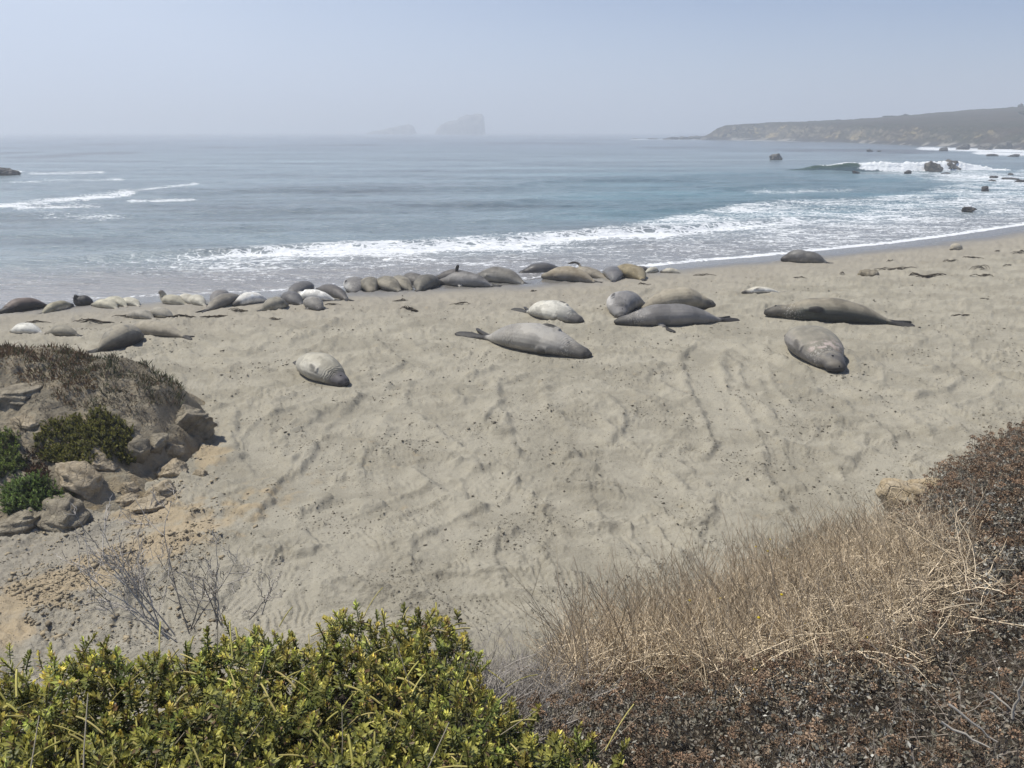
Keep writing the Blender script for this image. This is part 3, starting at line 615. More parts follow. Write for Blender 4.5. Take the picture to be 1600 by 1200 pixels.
# scrub standing up along the headland's skyline and slopes
M_FARB = rock_mat("far_scrub", (.022, .027, .014), (.055, .058, .03), 2.0, .8)
for i, (u, v, dst, wd, ht, lab) in enumerate([(1390, 182.5, 480, 9, 1.0, "long low dark bush on the headland skyline"), (1412, 181, 480, 4, .9, "small round bush right of the long one on the headland skyline"), (1588, 160, 520, 3.2, 2.0, "tiny lone tree on the headland skyline near the right edge"), (1344, 186.5, 470, 5, .7, "low bush on the headland skyline, left of the long one"), (1596, 179, 420, 6, 1.8, "dark bush on the grassy slope at the right edge"), (1310, 188.5, 450, 5, 1.0, "faint low bush at the left of the headland skyline bushes")]):
    p = hill_hit(u, v); V, Fc = rock_geo(700 + i, (wd * .5, wd * .5, ht * .8), 4, 2, .35); V += V / np.linalg.norm(V, axis=1)[:, None] * .15 * np.random.default_rng(i).normal(size=(len(V), 1))
    V[:, 2] += ht * .3
    o = empty("hill_bush", (p[0], p[1], p[2] - .3)); tag(o, lab, "bush", "bushes on the headland")
    mk("crown", V, Fc, M_FARB, o, smooth=False)
    mk("trunk", rock_geo(5, (.2, .2, .8), 2)[0], ico(2)[1], M_FARB, o)

# ------------------------------------------------------------------ building the seals
m = MT("seal_skin")
mott = m.noise(9, 5, .6); fin = m.noise(60, 3, .6)
c = m.mix(m.math('MULTIPLY', m.ramp(mott, .48, .72), .16), m.attr("col"), (.05, .045, .04))
c = m.mix(m.math('MULTIPLY', m.ramp(fin, .5, .8), .07), c, (.55, .52, .46))
m.set(col=c, rough=m.attr("gloss", True), spec=.20, nrm=m.bump(m.math('ADD', mott, m.math('MULTIPLY', fin, .4)), .35, .02))
M_SEAL = m.m
m = MT("seal_eye"); m.set(col=(.008, .007, .006), rough=.15); M_EYE = m.m
T_C = np.array([0, .012, .03, .055, .085, .12, .16, .21, .27, .34, .42, .50, .58, .66, .74, .81, .87, .92, .96, 1.0])
R_C = np.array([.17, .31, .37, .41, .45, .49, .55, .66, .80, .93, .99, 1.0, .98, .92, .82, .68, .54, .40, .29, .19])
def loft(C, A, B, wa, wb, n=18, pw=1.0):
    """closed tube: centres C, axes A/B, half sizes wa/wb; returns verts, quads, tri caps"""
    ph = np.linspace(0, 2 * np.pi, n, endpoint=False); k = len(C)
    V = C[:, None, :] + A[:, None, :] * (wa[:, None] * np.cos(ph))[:, :, None] + B[:, None, :] * (wb[:, None] * np.sin(ph))[:, :, None]
    V = V.reshape(-1, 3); i = np.arange(k - 1)[:, None] * n; j = np.arange(n)[None, :]; j2 = (j + 1) % n
    Q = np.stack([(i + j), (i + j2), (i + n + j2), (i + n + j)], -1).reshape(-1, 4)
    V = np.concatenate([V, C[:1], C[-1:]]); a, b = len(V) - 2, len(V) - 1; jj = np.arange(n); jj2 = (jj + 1) % n
    Tr = np.concatenate([np.stack([np.full(n, a), jj2, jj], 1), np.stack([np.full(n, b), (k - 1) * n + jj, (k - 1) * n + jj2], 1)])
    return V, Q, Tr
def unit(v): return v / (np.linalg.norm(v, axis=-1, keepdims=True) + 1e-9)
def remeshed(V, Q, Tr, vox, it=5):
    me = bpy.data.meshes.new("tmp"); me.from_pydata(V.tolist(), [], Q.tolist() + Tr.tolist()); me.update()
    o = bpy.data.objects.new("tmp", me); sc.collection.objects.link(o)
    r = o.modifiers.new("r", 'REMESH'); r.mode = 'VOXEL'; r.voxel_size = vox; r.use_smooth_shade = True
    s_ = o.modifiers.new("s", 'SMOOTH'); s_.factor = .5; s_.iterations = it
    dg = bpy.context.evaluated_depsgraph_get(); ev = o.evaluated_get(dg); em = ev.to_mesh()
    n = len(em.vertices); co = np.empty(n * 3, np.float32); em.vertices.foreach_get("co", co)
    nr_ = np.empty(n * 3, np.float32); em.vertices.foreach_get("normal", nr_)
    k = len(em.polygons); lt = np.empty(k, np.int32); em.polygons.foreach_get("loop_total", lt)
    li = np.empty(len(em.loops), np.int32); em.loops.foreach_get("vertex_index", li)
    F4 = li.reshape(-1, 4) if (lt == 4).all() else None
    if F4 is None: F4 = [np.array(p.vertices[:]) for p in em.polygons]
    ev.to_mesh_clear(); bpy.data.objects.remove(o); bpy.data.meshes.remove(me)
    return co.reshape(-1, 3).astype(float), nr_.reshape(-1, 3).astype(float), F4
def build_seal(s, seed):
    r = np.random.default_rng(seed)
    L, W, H = s['len'], s['W'], s['H']; big = s.get('big', 0); LB = L * (.78 if s.get('wr') and big else .85)
    k = 150 if big else 60
    t = np.linspace(0, 1, k); rad = np.interp(t, T_C, R_C); kw = 2 * (k // 28) + 1; rad = np.convolve(np.pad(rad, kw // 2, 'edge'), np.ones(kw) / kw, 'valid'); rad[0] = .17
    if s.get('male'): rad += .07 * np.exp(-((t - .02) / .02) ** 2)
    if s.get('hump'): rad *= 1 + .16 * np.exp(-((t - .2) / .12) ** 2) - .12 * np.exp(-((t - .55) / .18) ** 2)
    rad *= 1 + .02 * np.sin(t * 23 + seed) * np.exp(-((t - .5) / .25) ** 2)
    rr_ = rad.copy()
    # spine laid out in local frame: +x = towards the head
    ang = s['bend'] * (t - .5) * 2.2 + .10 * np.sin(t * 4 + seed)
    st = np.stack([-np.cos(ang), np.sin(ang) * 1.0, 0 * t], 1) * (LB / (k - 1))
    C = np.concatenate([[np.zeros(3)], np.cumsum((st[1:] + st[:-1]) / 2, 0)])
    C[:, :2] -= C[:, :2].mean(0); C[:, 0] += (L - LB) * .5
    hb, wa = rad * H * .5, rad * W * .5
    C[:, 2] = hb * .86
    C[:, 2] += .02 * H * np.exp(-((t - .99) / .05) ** 2)
    lift = s.get('lift', 0)
    if lift: C[:, 2] += lift * sstep(.30, .06, t); C[:, 0] -= .35 * lift * sstep(.25, .0, t)
    elif s.get('male'): C[:, 2] += .10 * H * np.exp(-((t - .10) / .06) ** 2)
    Tn = unit(np.gradient(C, axis=0)); UP = np.array([0, 0, 1.0]); A = unit(np.cross(Tn, UP)); B = unit(np.cross(A, Tn))
    V, Q, Tr = loft(C, A, B, wa, hb, 22)
    Vs, Qs, Ts, n0 = [V], [Q], [Tr], len(V)
    ro = R(s['roll'])
    def frame(i):
        # rolled frame at spine sample i: belly direction, right-side direction (A points to the animal's left going tail-wards)
        a, b = -A[i], B[i]
        return -b * math.cos(ro) + a * math.sin(ro), a * math.cos(ro) + b * math.sin(ro)
    fl_pts = []
    def flipper(base, d1, d2, ln, w0, w1, th, nrm, k2=12):
        q = np.linspace(0, 1, k2)[:, None]
        Cc = base + d1 * ln * q * (1 - .4 * q) + d2 * ln * q * q * .45
        Cc[:, 2] = np.maximum(Cc[:, 2], .025 * max(L, 1.2) * .5)
        Tn_ = unit(np.gradient(Cc, axis=0)); S = unit(np.cross(Tn_, nrm)); Nn = unit(np.cross(S, Tn_)); q = q[:, 0]
        fl_pts.append((Cc[3:], w1))
        ww = np.interp(q, [0, .15, .45, .8, .95, 1], [w0, w0 * .9, w1, w1 * .8, w1 * .35, .006]); tt_ = th * np.interp(q, [0, .3, 1], [1.3, 1, .45])
        Vf, Qf, Tf = loft(Cc, S, Nn, ww, tt_, 10); n = sum(len(x) for x in Vs)
        Vs.append(Vf); Qs.append(Qf + n); Ts.append(Tf + n)
    ib = int(k * .31); bel, sid = frame(ib)
    up = s.get('up', 0)
    for j, sg in enumerate((1, -1)):
        out = unit(sid * sg * .88 + bel * .48)
        e = math.hypot(np.dot(out, -A[ib]) / wa[ib], np.dot(out, B[ib]) / hb[ib])
        base = C[ib] + out / e * .93
        back = -unit(np.array([math.cos(0), 0, 0])) if False else Tn[ib]
        top = base[2] > C[ib][2]
        if up and top and j == (0 if out[2] > 0 else 1):
            base = C[ib + int(k * (.05 if up == 2 else .15))] + B[ib] * hb[ib] * .9
            if up == 1: flipper(base, np.array([.25, .1, 1.0]), np.array([2.0, 0, -1.2]), L * .30, .07, .06, .045, np.array([0, 1.0, 0]))
            else: flipper(base, np.array([-.15, .05, 1.0]), np.array([-.3, 0, 0]), L * .22, .08, .09, .05, np.array([0, 1.0, 0]))
            up = 0; continue
        if s.get('flip'):                                       # flipper stretched out flat on the sand
            ca, sa = math.cos(s['ang']), math.sin(s['ang']); wd_ = [np.array([.45, -1, 0]), np.array([-.45 if 'L' in s else .9, -1 if 'L' in s else 1, 0])][j]
            if 'L' in s: wd_ = np.array([1.0 if j else -1.0, -.35, 0])
            dl_ = unit(np.array([wd_[0] * ca + wd_[1] * sa, -wd_[0] * sa + wd_[1] * ca, 0]))
            e = math.hypot(np.dot(dl_, A[ib]) / wa[ib], 1e-6); base = C[ib + k // 25] + dl_ / e * .85; base[2] = hb[ib] * .35
            flipper(base, dl_ + np.array([0, 0, -.15]), np.array([0, 0, -.5]), L * .34, W * .11, W * .10, max(.012 * L, .022), np.array([0, 0, 1.0])); continue
        else: d1, d2 = unit(back + out * .30), np.array([0, 0, -.25]) - out * .35
        flipper(base, d1, d2, L * (.25 if top else .15), W * .10, W * .12, max(.016 * L, .026), unit(out))
    if s.get('up') and up:
        base = C[ib + int(k * .07)] + B[ib] * hb[ib] * .9
        if up == 1: flipper(base, np.array([.25, .1, 1.0]), np.array([2.0, 0, -1.2]), L * .30, .07, .06, .045, np.array([0, 1.0, 0]))
        else: flipper(base, np.array([-.15, .05, 1.0]), np.array([-.3, 0, 0]), L * .22, .08, .09, .05, np.array([0, 1.0, 0]))
    for sg in (1, -1):
        tl = Tn[-1]; sd_ = np.cross(tl, UP)
        flipper(C[-max(3, k // 20)] + sd_ * sg * W * .035, unit(tl + sd_ * sg * .22 + np.array([0, 0, -.04])), sd_ * sg * .15 + np.array([0, 0, .02]), (L * (.50 if s.get('wr') and big else .34)), W * .085, W * .14, max(.017 * L, .028), unit(np.array([0, 0, 1.0]) + sd_ * sg * .7))
    V = np.concatenate(Vs); Q = np.concatenate(Qs); Tr = np.concatenate(Ts)
    V[:, 2] = np.where(V[:, 2] < .03, .03 - (.03 - V[:, 2]) * .35, V[:, 2])
    co, no, F4 = remeshed(V, Q, Tr, L / (185 if big else 115), 2 if big else 3)
    # which spine sample and which side each vertex belongs to
    D = ((co[:, None, :] - C[None, :, :]) ** 2).sum(-1) if len(co) * k < 4e6 else None
    if D is None:
        ii = np.concatenate([((ch[:, None, :] - C[None]) ** 2).sum(-1).argmin(1) for ch in np.array_split(co, 8)])
    else: ii = D.argmin(1)
    dv = co - C[ii]; la = (dv * A[ii]).sum(1); lb = (dv * B[ii]).sum(1)
    rel = np.sqrt((la / (wa[ii] + 1e-6)) ** 2 + (lb / (hb[ii] + 1e-6)) ** 2)
    tv = ii / (k - 1.0); past = (dv * Tn[-1]).sum(1) * (ii == k - 1)
    a, b = -la / (wa[ii] + 1e-6), lb / (hb[ii] + 1e-6)
    bcomp = -b * math.cos(ro) + a * math.sin(ro)
    p3 = co / max(L, 1.5) * 9 + r.uniform(0, 40, 3)
    nz1, nz2 = fbm3(p3, 3, seed), fbm3(p3 * 3, 3, seed + 3)
    # folds of loose skin across the neck (and the belly of those lying on their backs)
    tc_ = np.clip(np.einsum('ij,ij->i', dv, Tn[ii]) / LB + tv, 0, 1)
    fw = np.exp(-((tc_ - .18) / .06) ** 2) * sstep(-.5, .4, nz1 + .2) + (1.0 if s.get('wr') else 0) * np.exp(-((tc_ - .66) / .09) ** 2) * sstep(-.2, .5, bcomp)
    wv_ = np.sin(tc_ * LB * (52 if big else 40) + 3.0 * nz1 + 1.2 * nz2); fold = fw * (np.abs(wv_) ** .7 * 2 - 1)
    co = co + no * (fold * .0065 * min(L, 3) * (1 if big else .7))[:, None]
    back, bel_, hd = (np.array(s[q]) for q in ('back', 'belly', 'head'))
    colr = (.92 if s['belly'] in (CREAM, WHITE) else .84) * lerp(back, bel_, sstep(-.25, .75, bcomp + .22 * nz1)[:, None])
    colr = colr * (1 + .14 * nz1 + .10 * nz2)[:, None]
    mo = sstep(.18, .30, fbm3(p3 * .8 + 9, 4, seed + 11)); colr = colr * (1 + (.30 if seed % 2 else -.22) * mo)[:, None]      # patches of moulting coat
    colr = lerp(colr, hd * .62, (sstep(.24, .08, tv + .04 * nz1))[:, None])
    colr = lerp(colr, hd * .30, (sstep(.055, .015, tv + .015 * nz2))[:, None])          # dark muzzle
    ff = np.zeros(len(co))
    for Cc, w1 in fl_pts[:-2]:
        dd_ = np.sqrt(((co[:, None, :] - Cc[None]) ** 2).sum(-1).min(1)); ff = np.maximum(ff, sstep(w1 * 1.25, w1 * .9, dd_) * sstep(1.0, 1.12, rel))
    fl = np.maximum(np.maximum(ff, sstep(1.35, 1.9, rel) * (tv > .2) * (tv < .75)), np.where(ii == k - 1, sstep(-.01 * L, .02 * L, past), 0))
    pale = s['belly'] in (CREAM, WHITE) and s['back'][0] > .3
    colr = lerp(colr, np.array((.30, .27, .22)) if pale else np.array((.03, .028, .027)), (fl * .95)[:, None])
    if s.get('speck') or s.get('male') or s.get('wr'):
        sp = sstep(.25, .5, vn3(co * 38, seed + 7)) * np.exp(-((tv - .20) / .075) ** 2)
        colr = lerp(colr, np.array((.42, .40, .36)), (sp * .75)[:, None])
    if s.get('scar'):
        sp = np.exp(-((tv - .24) / .05) ** 2) * sstep(.2, .7, b) * sstep(-.1, .4, nz2 + .5 * nz1 + .25)
        colr = lerp(colr, np.array((.58, .47, .43)), (sp * .6)[:, None])
    colr *= (1 - .22 * fw * sstep(.2, -.8, fold / (fw + 1e-3)))[:, None]
    snd = s['sand'] * sstep(.15, .75, no[:, 2]) * sstep(-.35, .35, nz1 + .45 * nz2 + (s['sand'] - .4)) * (1 - fl)
    colr = lerp(colr, np.array((.37, .33, .25)), (snd * .85)[:, None])
    low = sstep(.09, .0, co[:, 2] + .02 * nz2); colr = lerp(colr, np.array((.30, .265, .20)), (low * .35 * (1 - fl))[:, None])   # sand stuck along the flank
    gl = np.full(len(co), s.get('gloss', .55)) + .3 * snd
    root = empty("elephant_seal", (s['c'][0], s['c'][1], s['z'] - .02), s['ang'])
    tag(root, s['l'], "seal", s['g'])
    mk("body", co, F4, M_SEAL, root, attrs=dict(col=np.clip(colr, .01, .9), gloss=gl))
    if s.get('eye'):
        ie = int(round(k * .085)); bel, sid = frame(ie)
        Ve, Fe = ico(2)
        for sg in (1, -1):
            out = unit(sid * sg * .8 - bel * .55); e = math.hypot(np.dot(out, -A[ie]) / wa[ie], np.dot(out, B[ie]) / hb[ie])
            mk("eye", Ve * np.array([1.15, 1, .8]) * .0085 * L + C[ie] + out / e * .97, Fe, M_EYE, root)
        i0 = 1; bel, sid = frame(i0); tip = C[0] + Tn[0] * .004 * L
        for sg in (1, -1):
            mk("nostril", Ve * .006 * L + C[max(1, k // 40)] + unit(sid * sg * .5 - bel * .7) * hb[max(1, k // 40)] * .9, Fe, M_EYE, root)
    return root
for i, s in enumerate(SEALS): build_seal(s, 40 + i)

# ------------------------------------------------------------------ the low mound of sandstone and soil on the left
def mound_z(x, y):
    e = np.interp(y, [9.6, 10.6, 11.5, 12.5, 13.5, 14.5, 15.5, 17, 18.5], [-8.6, -7.0, -6.5, -6.35, -6.2, -6.15, -6.5, -7.6, -9.5])     # right-hand foot of the mound
    w = e - x + .45 * fbm(x * .9, y * .9, 3, 201)                                   # metres in from the foot
    cross = np.interp(y, [9.8, 10.8, 11.6, 12.2, 13.2, 14.3, 15.0, 16.2, 18.0], [0, .12, .62, .80, 1.30, 1.80, 1.86, 1.4, 0])
    edge = 1 - np.exp(-np.maximum(w, 0) / .95)
    z = cross * edge * (.93 + .06 * np.clip(-x - 6, 0, 6) / 3)
    n = fbm(x * 1.1, y * 1.1, 4, 205)
    z = z + edge * (.16 * n + .07 * np.abs(fbm(x * 3.2, y * 3.6, 4, 207, .6)) - .05) * sstep(0, .4, z)
    stp = sstep(.1, .5, fbm(x * .7, y * .7, 2, 209)) * .5
    z = lerp(z, np.round(z / .22) * .22 + .04 * fbm(x * 5, y * 5, 3, 211), stp * .55 * sstep(.15, .5, z))
    return z + np.where(w > 0, 0, w * .8) - .03
gx, gy = np.linspace(-19, -5.0, 420), np.linspace(9.2, 19.0, 330)
X, Y = np.meshgrid(gx, gy); xf, yf = X.ravel(), Y.ravel()
zm = mound_z(xf, yf); zb = base_z(xf, yf); zf = zb + zm
slope = np.hypot(*np.gradient(zm.reshape(X.shape), gy, gx)).ravel()
n1 = fbm(xf * .9, yf * .9, 3, 221); n2 = fbm(xf * 3.5, yf * 3.5, 4, 223)
col = lerp(c3(.27, .24, .18), c3(.18, .16, .122), sstep(-.5, .5, n1)[:, None])
col = lerp(col, c3(.34, .285, .20), (sstep(.45, 1.1, slope + .3 * n2) * .75)[:, None])
col = lerp(col, c3(.40, .30, .165), (sstep(.5, .05, zm) * sstep(-9.5, -6.5, xf) * sstep(.0, .45, n2 + .2) * .5)[:, None])
col = lerp(col, c3(.075, .068, .058), (sstep(.1, .5, n2 - .15 + .3 * n1) * .6)[:, None])
m = MT("mound_soil_and_sandstone"); a = m.noise(6, 6, .65); b = m.noise(28, 4, .65)
c = m.mix(m.math('MULTIPLY', m.ramp(a, .45, .75), .45), m.attr("col"), (.42, .37, .28)); c = m.mix(m.math('MULTIPLY', m.ramp(b, .5, .8), .45), c, (.06, .052, .042))
m.set(col=c, rough=.95, spec=.05, nrm=m.bump(m.math('ADD', a, m.math('MULTIPLY', b, .4)), .9, .10))
mound = mk("sandstone_mound", np.stack([xf, yf, zf], 1), grid_faces(330, 420), m.m, attrs=dict(col=col)); tag(mound, kind="structure")
def mound_hit(u, v):
    """where the sight line through a photo pixel meets the mound or the sand"""
    for y in np.arange(8.5, 18, .02):
        p = at_y(u, v, y); xx, yy = np.array([p[0]]), np.array([p[1]])
        g = base_z(xx, yy)[0] + max(0, mound_z(xx, yy)[0])
        if p[2] <= g: return np.array([p[0], p[1], g])
    return ground_at(u, v)
M_SAND = rock_mat("pale_sandstone", (.25, .205, .14), (.46, .39, .28), 5.0, .8)
M_SANDG = rock_mat("grey_sandstone", (.17, .148, .112), (.34, .30, .225), 5.0, .8)
BOULD = [  # u, v of the middle, width m, height m, tilt, pale?, label
 (90, 812, 1.15, .62, .1, 0, "big smooth grey boulder in front of the mound, below the green bush"),
 (20, 822, .95, .50, -.1, 0, "cracked grey boulder at the left edge at the foot of the mound"),
 (118, 748, 1.0, .55, .35, 1, "pale layered sandstone block below the succulent cushion on the mound"),
 (150, 722, .8, .38, .4, 1, "pale tilted slab just under the succulent cushion"),
 (210, 705, .62, .5, -.1, 0, "squared grey block under the dark overhang right of the succulents"),
 (238, 690, .6, .35, -.3, 0, "rounded rock above the squared block on the mound's right side"),
 (265, 735, .8, .5, -.25, 1, "jagged pale sandstone block on the right side of the mound"),
 (250, 768, .7, .34, .05, 1, "flat pale block at the foot of the jagged sandstone block"),
 (192, 780, .42, .26, 0, 1, "small squared pale rock in the middle of the mound's foot"),
 (225, 788, .75, .25, -.1, 1, "crumbling ochre slab at the foot of the mound"),
 (312, 738, .34, .22, 0, 1, "small ochre stone at the right foot of the mound"),
 (290, 655, .95, .75, -.7, 0, "dark sloping rock shoulder at the right tip of the mound"),
 (268, 700, .5, .3, .2, 1, "broken pale rock above the jagged block"),
 (20, 612, 1.1, .30, 0, 0, "dark cracked crust rock under the grass near the left edge"),
 (40, 660, .55, .2, .2, 1, "low pale rock on the bare slope of the mound, left part"),
 (200, 760, .35, .2, .3, 1, "little stone wedged above the squared pale rock")]
for i, (u, v, wd, ht, tl, pale, lab) in enumerate(BOULD):
    p = mound_hit(u, v + 6); r = np.random.default_rng(i)
    V, Fc = rock_geo(500 + 13 * i, (wd * .56, wd * .46, ht * .62), 5 if wd > .7 else 4, 30, .11, .05)
    o = mk("boulder", V, Fc, M_SAND if pale else M_SANDG, smooth=False, loc=(p[0], p[1] + wd * .15, p[2] - ht * .06)); o.rotation_euler = (r.uniform(-.15, .15), tl, r.uniform(-.6, .6))
    tag(o, lab, "boulder", "boulders of the left mound")

# rubble, clods and debris lying about: far too many to count
def scatter_bits(name, P, size, colr, mat, seed, flat=.6):
    r = np.random.default_rng(seed); n = len(P)
    base = np.array([[1, 0, 0], [-1, 0, 0], [0, 1, 0], [0, -1, 0], [0, 0, 1], [0, 0, -1]], float)
    fc = np.array([[0, 2, 4], [2, 1, 4], [1, 3, 4], [3, 0, 4], [2, 0, 5], [1, 2, 5], [3, 1, 5], [0, 3, 5]])
    B = base[None] * (1 + r.uniform(-.4, .4, (n, 6, 1))) * size[:, None, None]; B[:, :, 2] *= flat; B[:, :, 0] *= r.uniform(.8, 1.8, (n, 1))
    a = r.uniform(0, 6.28, n); ca, sa = np.cos(a)[:, None], np.sin(a)[:, None]
    x, y = B[:, :, 0] * ca - B[:, :, 1] * sa, B[:, :, 0] * sa + B[:, :, 1] * ca
    V = np.stack([x, y, B[:, :, 2]], -1) + P[:, None, :]
    Fc = (fc[None] + 6 * np.arange(n)[:, None, None]).reshape(-1, 3)
    o = mk(name, V.reshape(-1, 3), Fc, mat, smooth=False, attrs=dict(col=np.repeat(colr, 6, 0))); tag(o, kind="stuff"); return o
m = MT("clods"); m.set(col=m.attr("col"), rough=.95, spec=.04); M_CLOD = m.m
def pick(n, fu, fv, dens, z0=None):
    """n random points, kept where dens(x, y, u, v) exceeds chance; spread over the sand"""
    out = []
    while sum(len(o) for o in out) < n:
        k = n * 3; y = 1 / RNG.uniform(1 / 34.0, 1 / 7.6, k); x = RNG.uniform(-.95, .9, k) * y
        ok = RNG.uniform(0, 1, k) < dens(x, y); out.append(np.stack([x[ok], y[ok]], 1))
    return np.concatenate(out)[:n]
def dens(x, y):
    c = sstep(.05, .6, fbm(x * .55, y * .6, 3, 301)) * .85 + .5 * sstep(.2, .6, fbm(x * 1.6, y * 1.8, 2, 305)) + .04
    return c * sstep(3, 9, shore_d(x, y))
q = pick(24000, 0, 0, dens); zq = sand_height(q[:, 0], q[:, 1]); sz = np.clip(RNG.lognormal(-4.8, .5, len(q)), .005, .03) * np.clip(q[:, 1] / 13, .7, 1.5)
tone = RNG.uniform(0, 1, (len(q), 1)); cl_ = lerp(c3(.11, .098, .076), c3(.26, .235, .18), tone ** 1.3)
scatter_bits("sand_clods", np.stack([q[:, 0], q[:, 1], zq + sz * .25], 1), sz, cl_, M_CLOD, 1)
# sandstone chips below the mound
k = 5200; u = np.concatenate([RNG.normal(130, 120, k // 2), RNG.uniform(-60, 340, k // 2)]); v = np.concatenate([RNG.normal(0, 26, k // 2) + 905 - (u[:k // 2] - 120) * .38, RNG.uniform(690, 1010, k // 2)])
P = []
for a_, b_ in zip(u, v):
    if 640 < b_ < 1040: P.append(at_z(a_, b_, .05))
P = np.array(P); mz = mound_z(P[:, 0], P[:, 1]); bz = sand_height(P[:, 0], P[:, 1]); P[:, 2] = np.maximum(bz, base_z(P[:, 0], P[:, 1]) + mz)
pu, pv = proj(P[:, 0], P[:, 1], P[:, 2]); keep = (mz < .25) & (P[:, 1] < 16) & (fbm(P[:, 0] * 1.3, P[:, 1] * 1.3, 3, 311) > -.15); P = P[keep]
sz = np.clip(RNG.lognormal(-4.35, .55, len(P)), .006, .06); tone = RNG.uniform(0, 1, (len(P), 1))
scatter_bits("sandstone_rubble", P + np.stack([0 * sz, 0 * sz, sz * .15], 1), sz, lerp(c3(.22, .185, .13), c3(.40, .33, .22), tone), M_CLOD, 2, .5)

# kelp and small stones cast up along the drift line
M_KELP = rock_mat("dried_kelp", (.030, .024, .018), (.075, .06, .042), 8, .6)
def kelp_geo(seed, ln, ht):
    r = np.random.default_rng(seed); Vs, Qs, Ts, n = [], [], [], 0
    for j in range(r.integers(4, 8)):
        kk = 9; s_ = np.linspace(0, 1, kk); l = ln * r.uniform(.35, 1.0); off = r.uniform(-.3, .3) * ln
        Cc = np.stack([off + (s_ - .5) * l, r.uniform(-.12, .12) * ln + .08 * ln * np.sin(s_ * r.uniform(2, 7) + r.uniform(0, 6)), ht * r.uniform(.2, .7) * np.sin(s_ * np.pi) + .008], 1)
        Tn_ = unit(np.gradient(Cc, axis=0)); A_ = unit(np.cross(Tn_, [0, 0, 1.0])); B_ = np.cross(A_, Tn_); wv_ = (.012 + .022 * r.uniform(0, 1)) * np.sin(np.clip(s_, .04, .96) * np.pi) ** .5 * max(.5, ln)
        a_, b_, c_ = loft(Cc, A_, B_, wv_, wv_ * .35 + .004, 6); Vs.append(a_); Qs.append(b_ + n); Ts.append(c_ + n); n += len(a_)
    return np.concatenate(Vs), [np.concatenate(Qs), np.concatenate(Ts)]
KELP = [(1390, 410, .55, .16, "short thick black kelp stub lying alone right of the water's-edge seal"), (1316, 428, .35, .22, "small dark knob of kelp left of the sandy stone"), (1590, 396, 1.3, .3, "dark kelp heap nearest the right edge"), (1558, 393, .5, .14, "small dark kelp scrap left of the heap at the right edge"),
 (1520, 404, 1.2, .12, "thin dark kelp strand, upper one near the right edge"), (1484, 410, 1.1, .2, "tapered kelp piece below the sandy pup on the right"), (1530, 421, 1.3, .34, "arched dark kelp clump on the right part of the beach"), (1575, 415, 1.0, .14, "kelp strand at the right edge below the heap"),
 (1445, 432, 2.4, .14, "long kelp strand with a knob at its right end"), (1425, 447, .4, .1, "lone kelp scrap below the long strand"), (1400, 421, 2.2, .10, "faint line of kelp between the stub and the long strand"), (1535, 432, 1.6, .16, "loose kelp just below the arched clump"), (1006, 446, .9, .12, "dark kelp streak below the olive-brown seal"),
 (1100, 431, 1.6, .10, "flat kelp streak to the right of the lone pale pup"), (835, 456, .5, .12, "small kelp tuft below the thin-tailed seal"), (720, 477, 1.0, .10, "kelp streak on the sand below the raised-flipper seal"), (625, 470, .9, .1, "kelp streak below the wide brown seal"), (640, 485, 1.0, .08, "lowest kelp streak under the middle row"), (335, 495, 1.4, .1, "dark kelp trail below the diagonal seal's tail"),
 (150, 504, 2.0, .14, "thick dark kelp line on the sand right of the white pup"), (60, 505, 1.2, .12, "kelp patch just behind the white pup"), (200, 496, 1.6, .08, "thin kelp line left of the two seals side by side"), (285, 498, 1.6, .1, "dark kelp line right of the two seals side by side"), (375, 487, 1.0, .1, "kelp scraps below the white-bellied seal"),
 (520, 476, .8, .08, "kelp scrap right of the seal facing the viewer"), (430, 502, .7, .1, "kelp scrap alone below the sandy grey seal"), (1540, 470, .6, .1, "kelp scrap on the churned sand at the far right"), (1498, 496, .9, .08, "short kelp streak above the tracks on the right"), (1250, 437, .9, .09, "kelp streak above the stretched white pup")]
for i, (u, v, ln, ht, lab) in enumerate(KELP):
    p = ground_at(u, v); V, Fq = kelp_geo(900 + i, ln * .62, ht * .8)
    zz = float(sand_height(np.array([p[0]]), np.array([p[1]]))[0]); V[:, 2] += sand_height(V[:, 0] * 1 + p[0], V[:, 1] + p[1]) - zz
    o = mk("kelp_clump", V, Fq, M_KELP, loc=(p[0], p[1], zz)); tag(o, lab, "kelp", "kelp cast up on the beach")
for u, v, wd, ht, lab in [(1357, 430, .75, .30, "sand-crusted tan stone half buried on the right of the beach")]:
    p = ground_at(u, v); V, Fc = rock_geo(int(u), (wd * .55, wd * .45, ht * .8), 3, 8, .2); o = mk("beach_stone", V, Fc, M_SANDG, loc=(p[0], p[1], p[2] + .03)); tag(o, lab, "stone", "stones on the beach")

# ------------------------------------------------------------------ the bluff the viewer stands on
CREST = np.array([(-700, 1065, 2.5, .40), (-200, 1038, 2.55, .40), (0, 1022, 2.6, .42), (150, 1002, 2.65, .42), (280, 978, 2.7, .42), (400, 957, 2.75, .42), (560, 947, 2.9, .42), (640, 932, 3.0, .42), (720, 952, 3.2, .40), (800, 985, 3.6, .45),
 (850, 945, 4.0, .60), (950, 895, 4.6, .68), (1050, 868, 5.2, .70), (1130, 855, 5.7, .70), (1200, 815, 6.2, .70), (1300, 795, 6.8, .62), (1390, 772, 7.6, .45), (1430, 748, 8.0, .36), (1500, 703, 8.6, .32), (1560, 668, 9.0, .32), (1600, 648, 9.3, .32), (1750, 600, 10., .32), (2000, 540, 11., .32)])
UU = np.linspace(-700, 2000, 220)
cv, cyy, chh = (np.interp(UU, CREST[:, 0], CREST[:, i]) for i in (1, 2, 3))
ker = np.ones(5) / 5
cv, cyy, chh = (np.convolve(np.pad(a, 2, 'edge'), ker, 'valid') for a in (cv, cyy, chh))
CP = np.array([at_y(u, v, y) for u, v, y in zip(UU, cv, cyy)]); CP[:, 2] -= chh
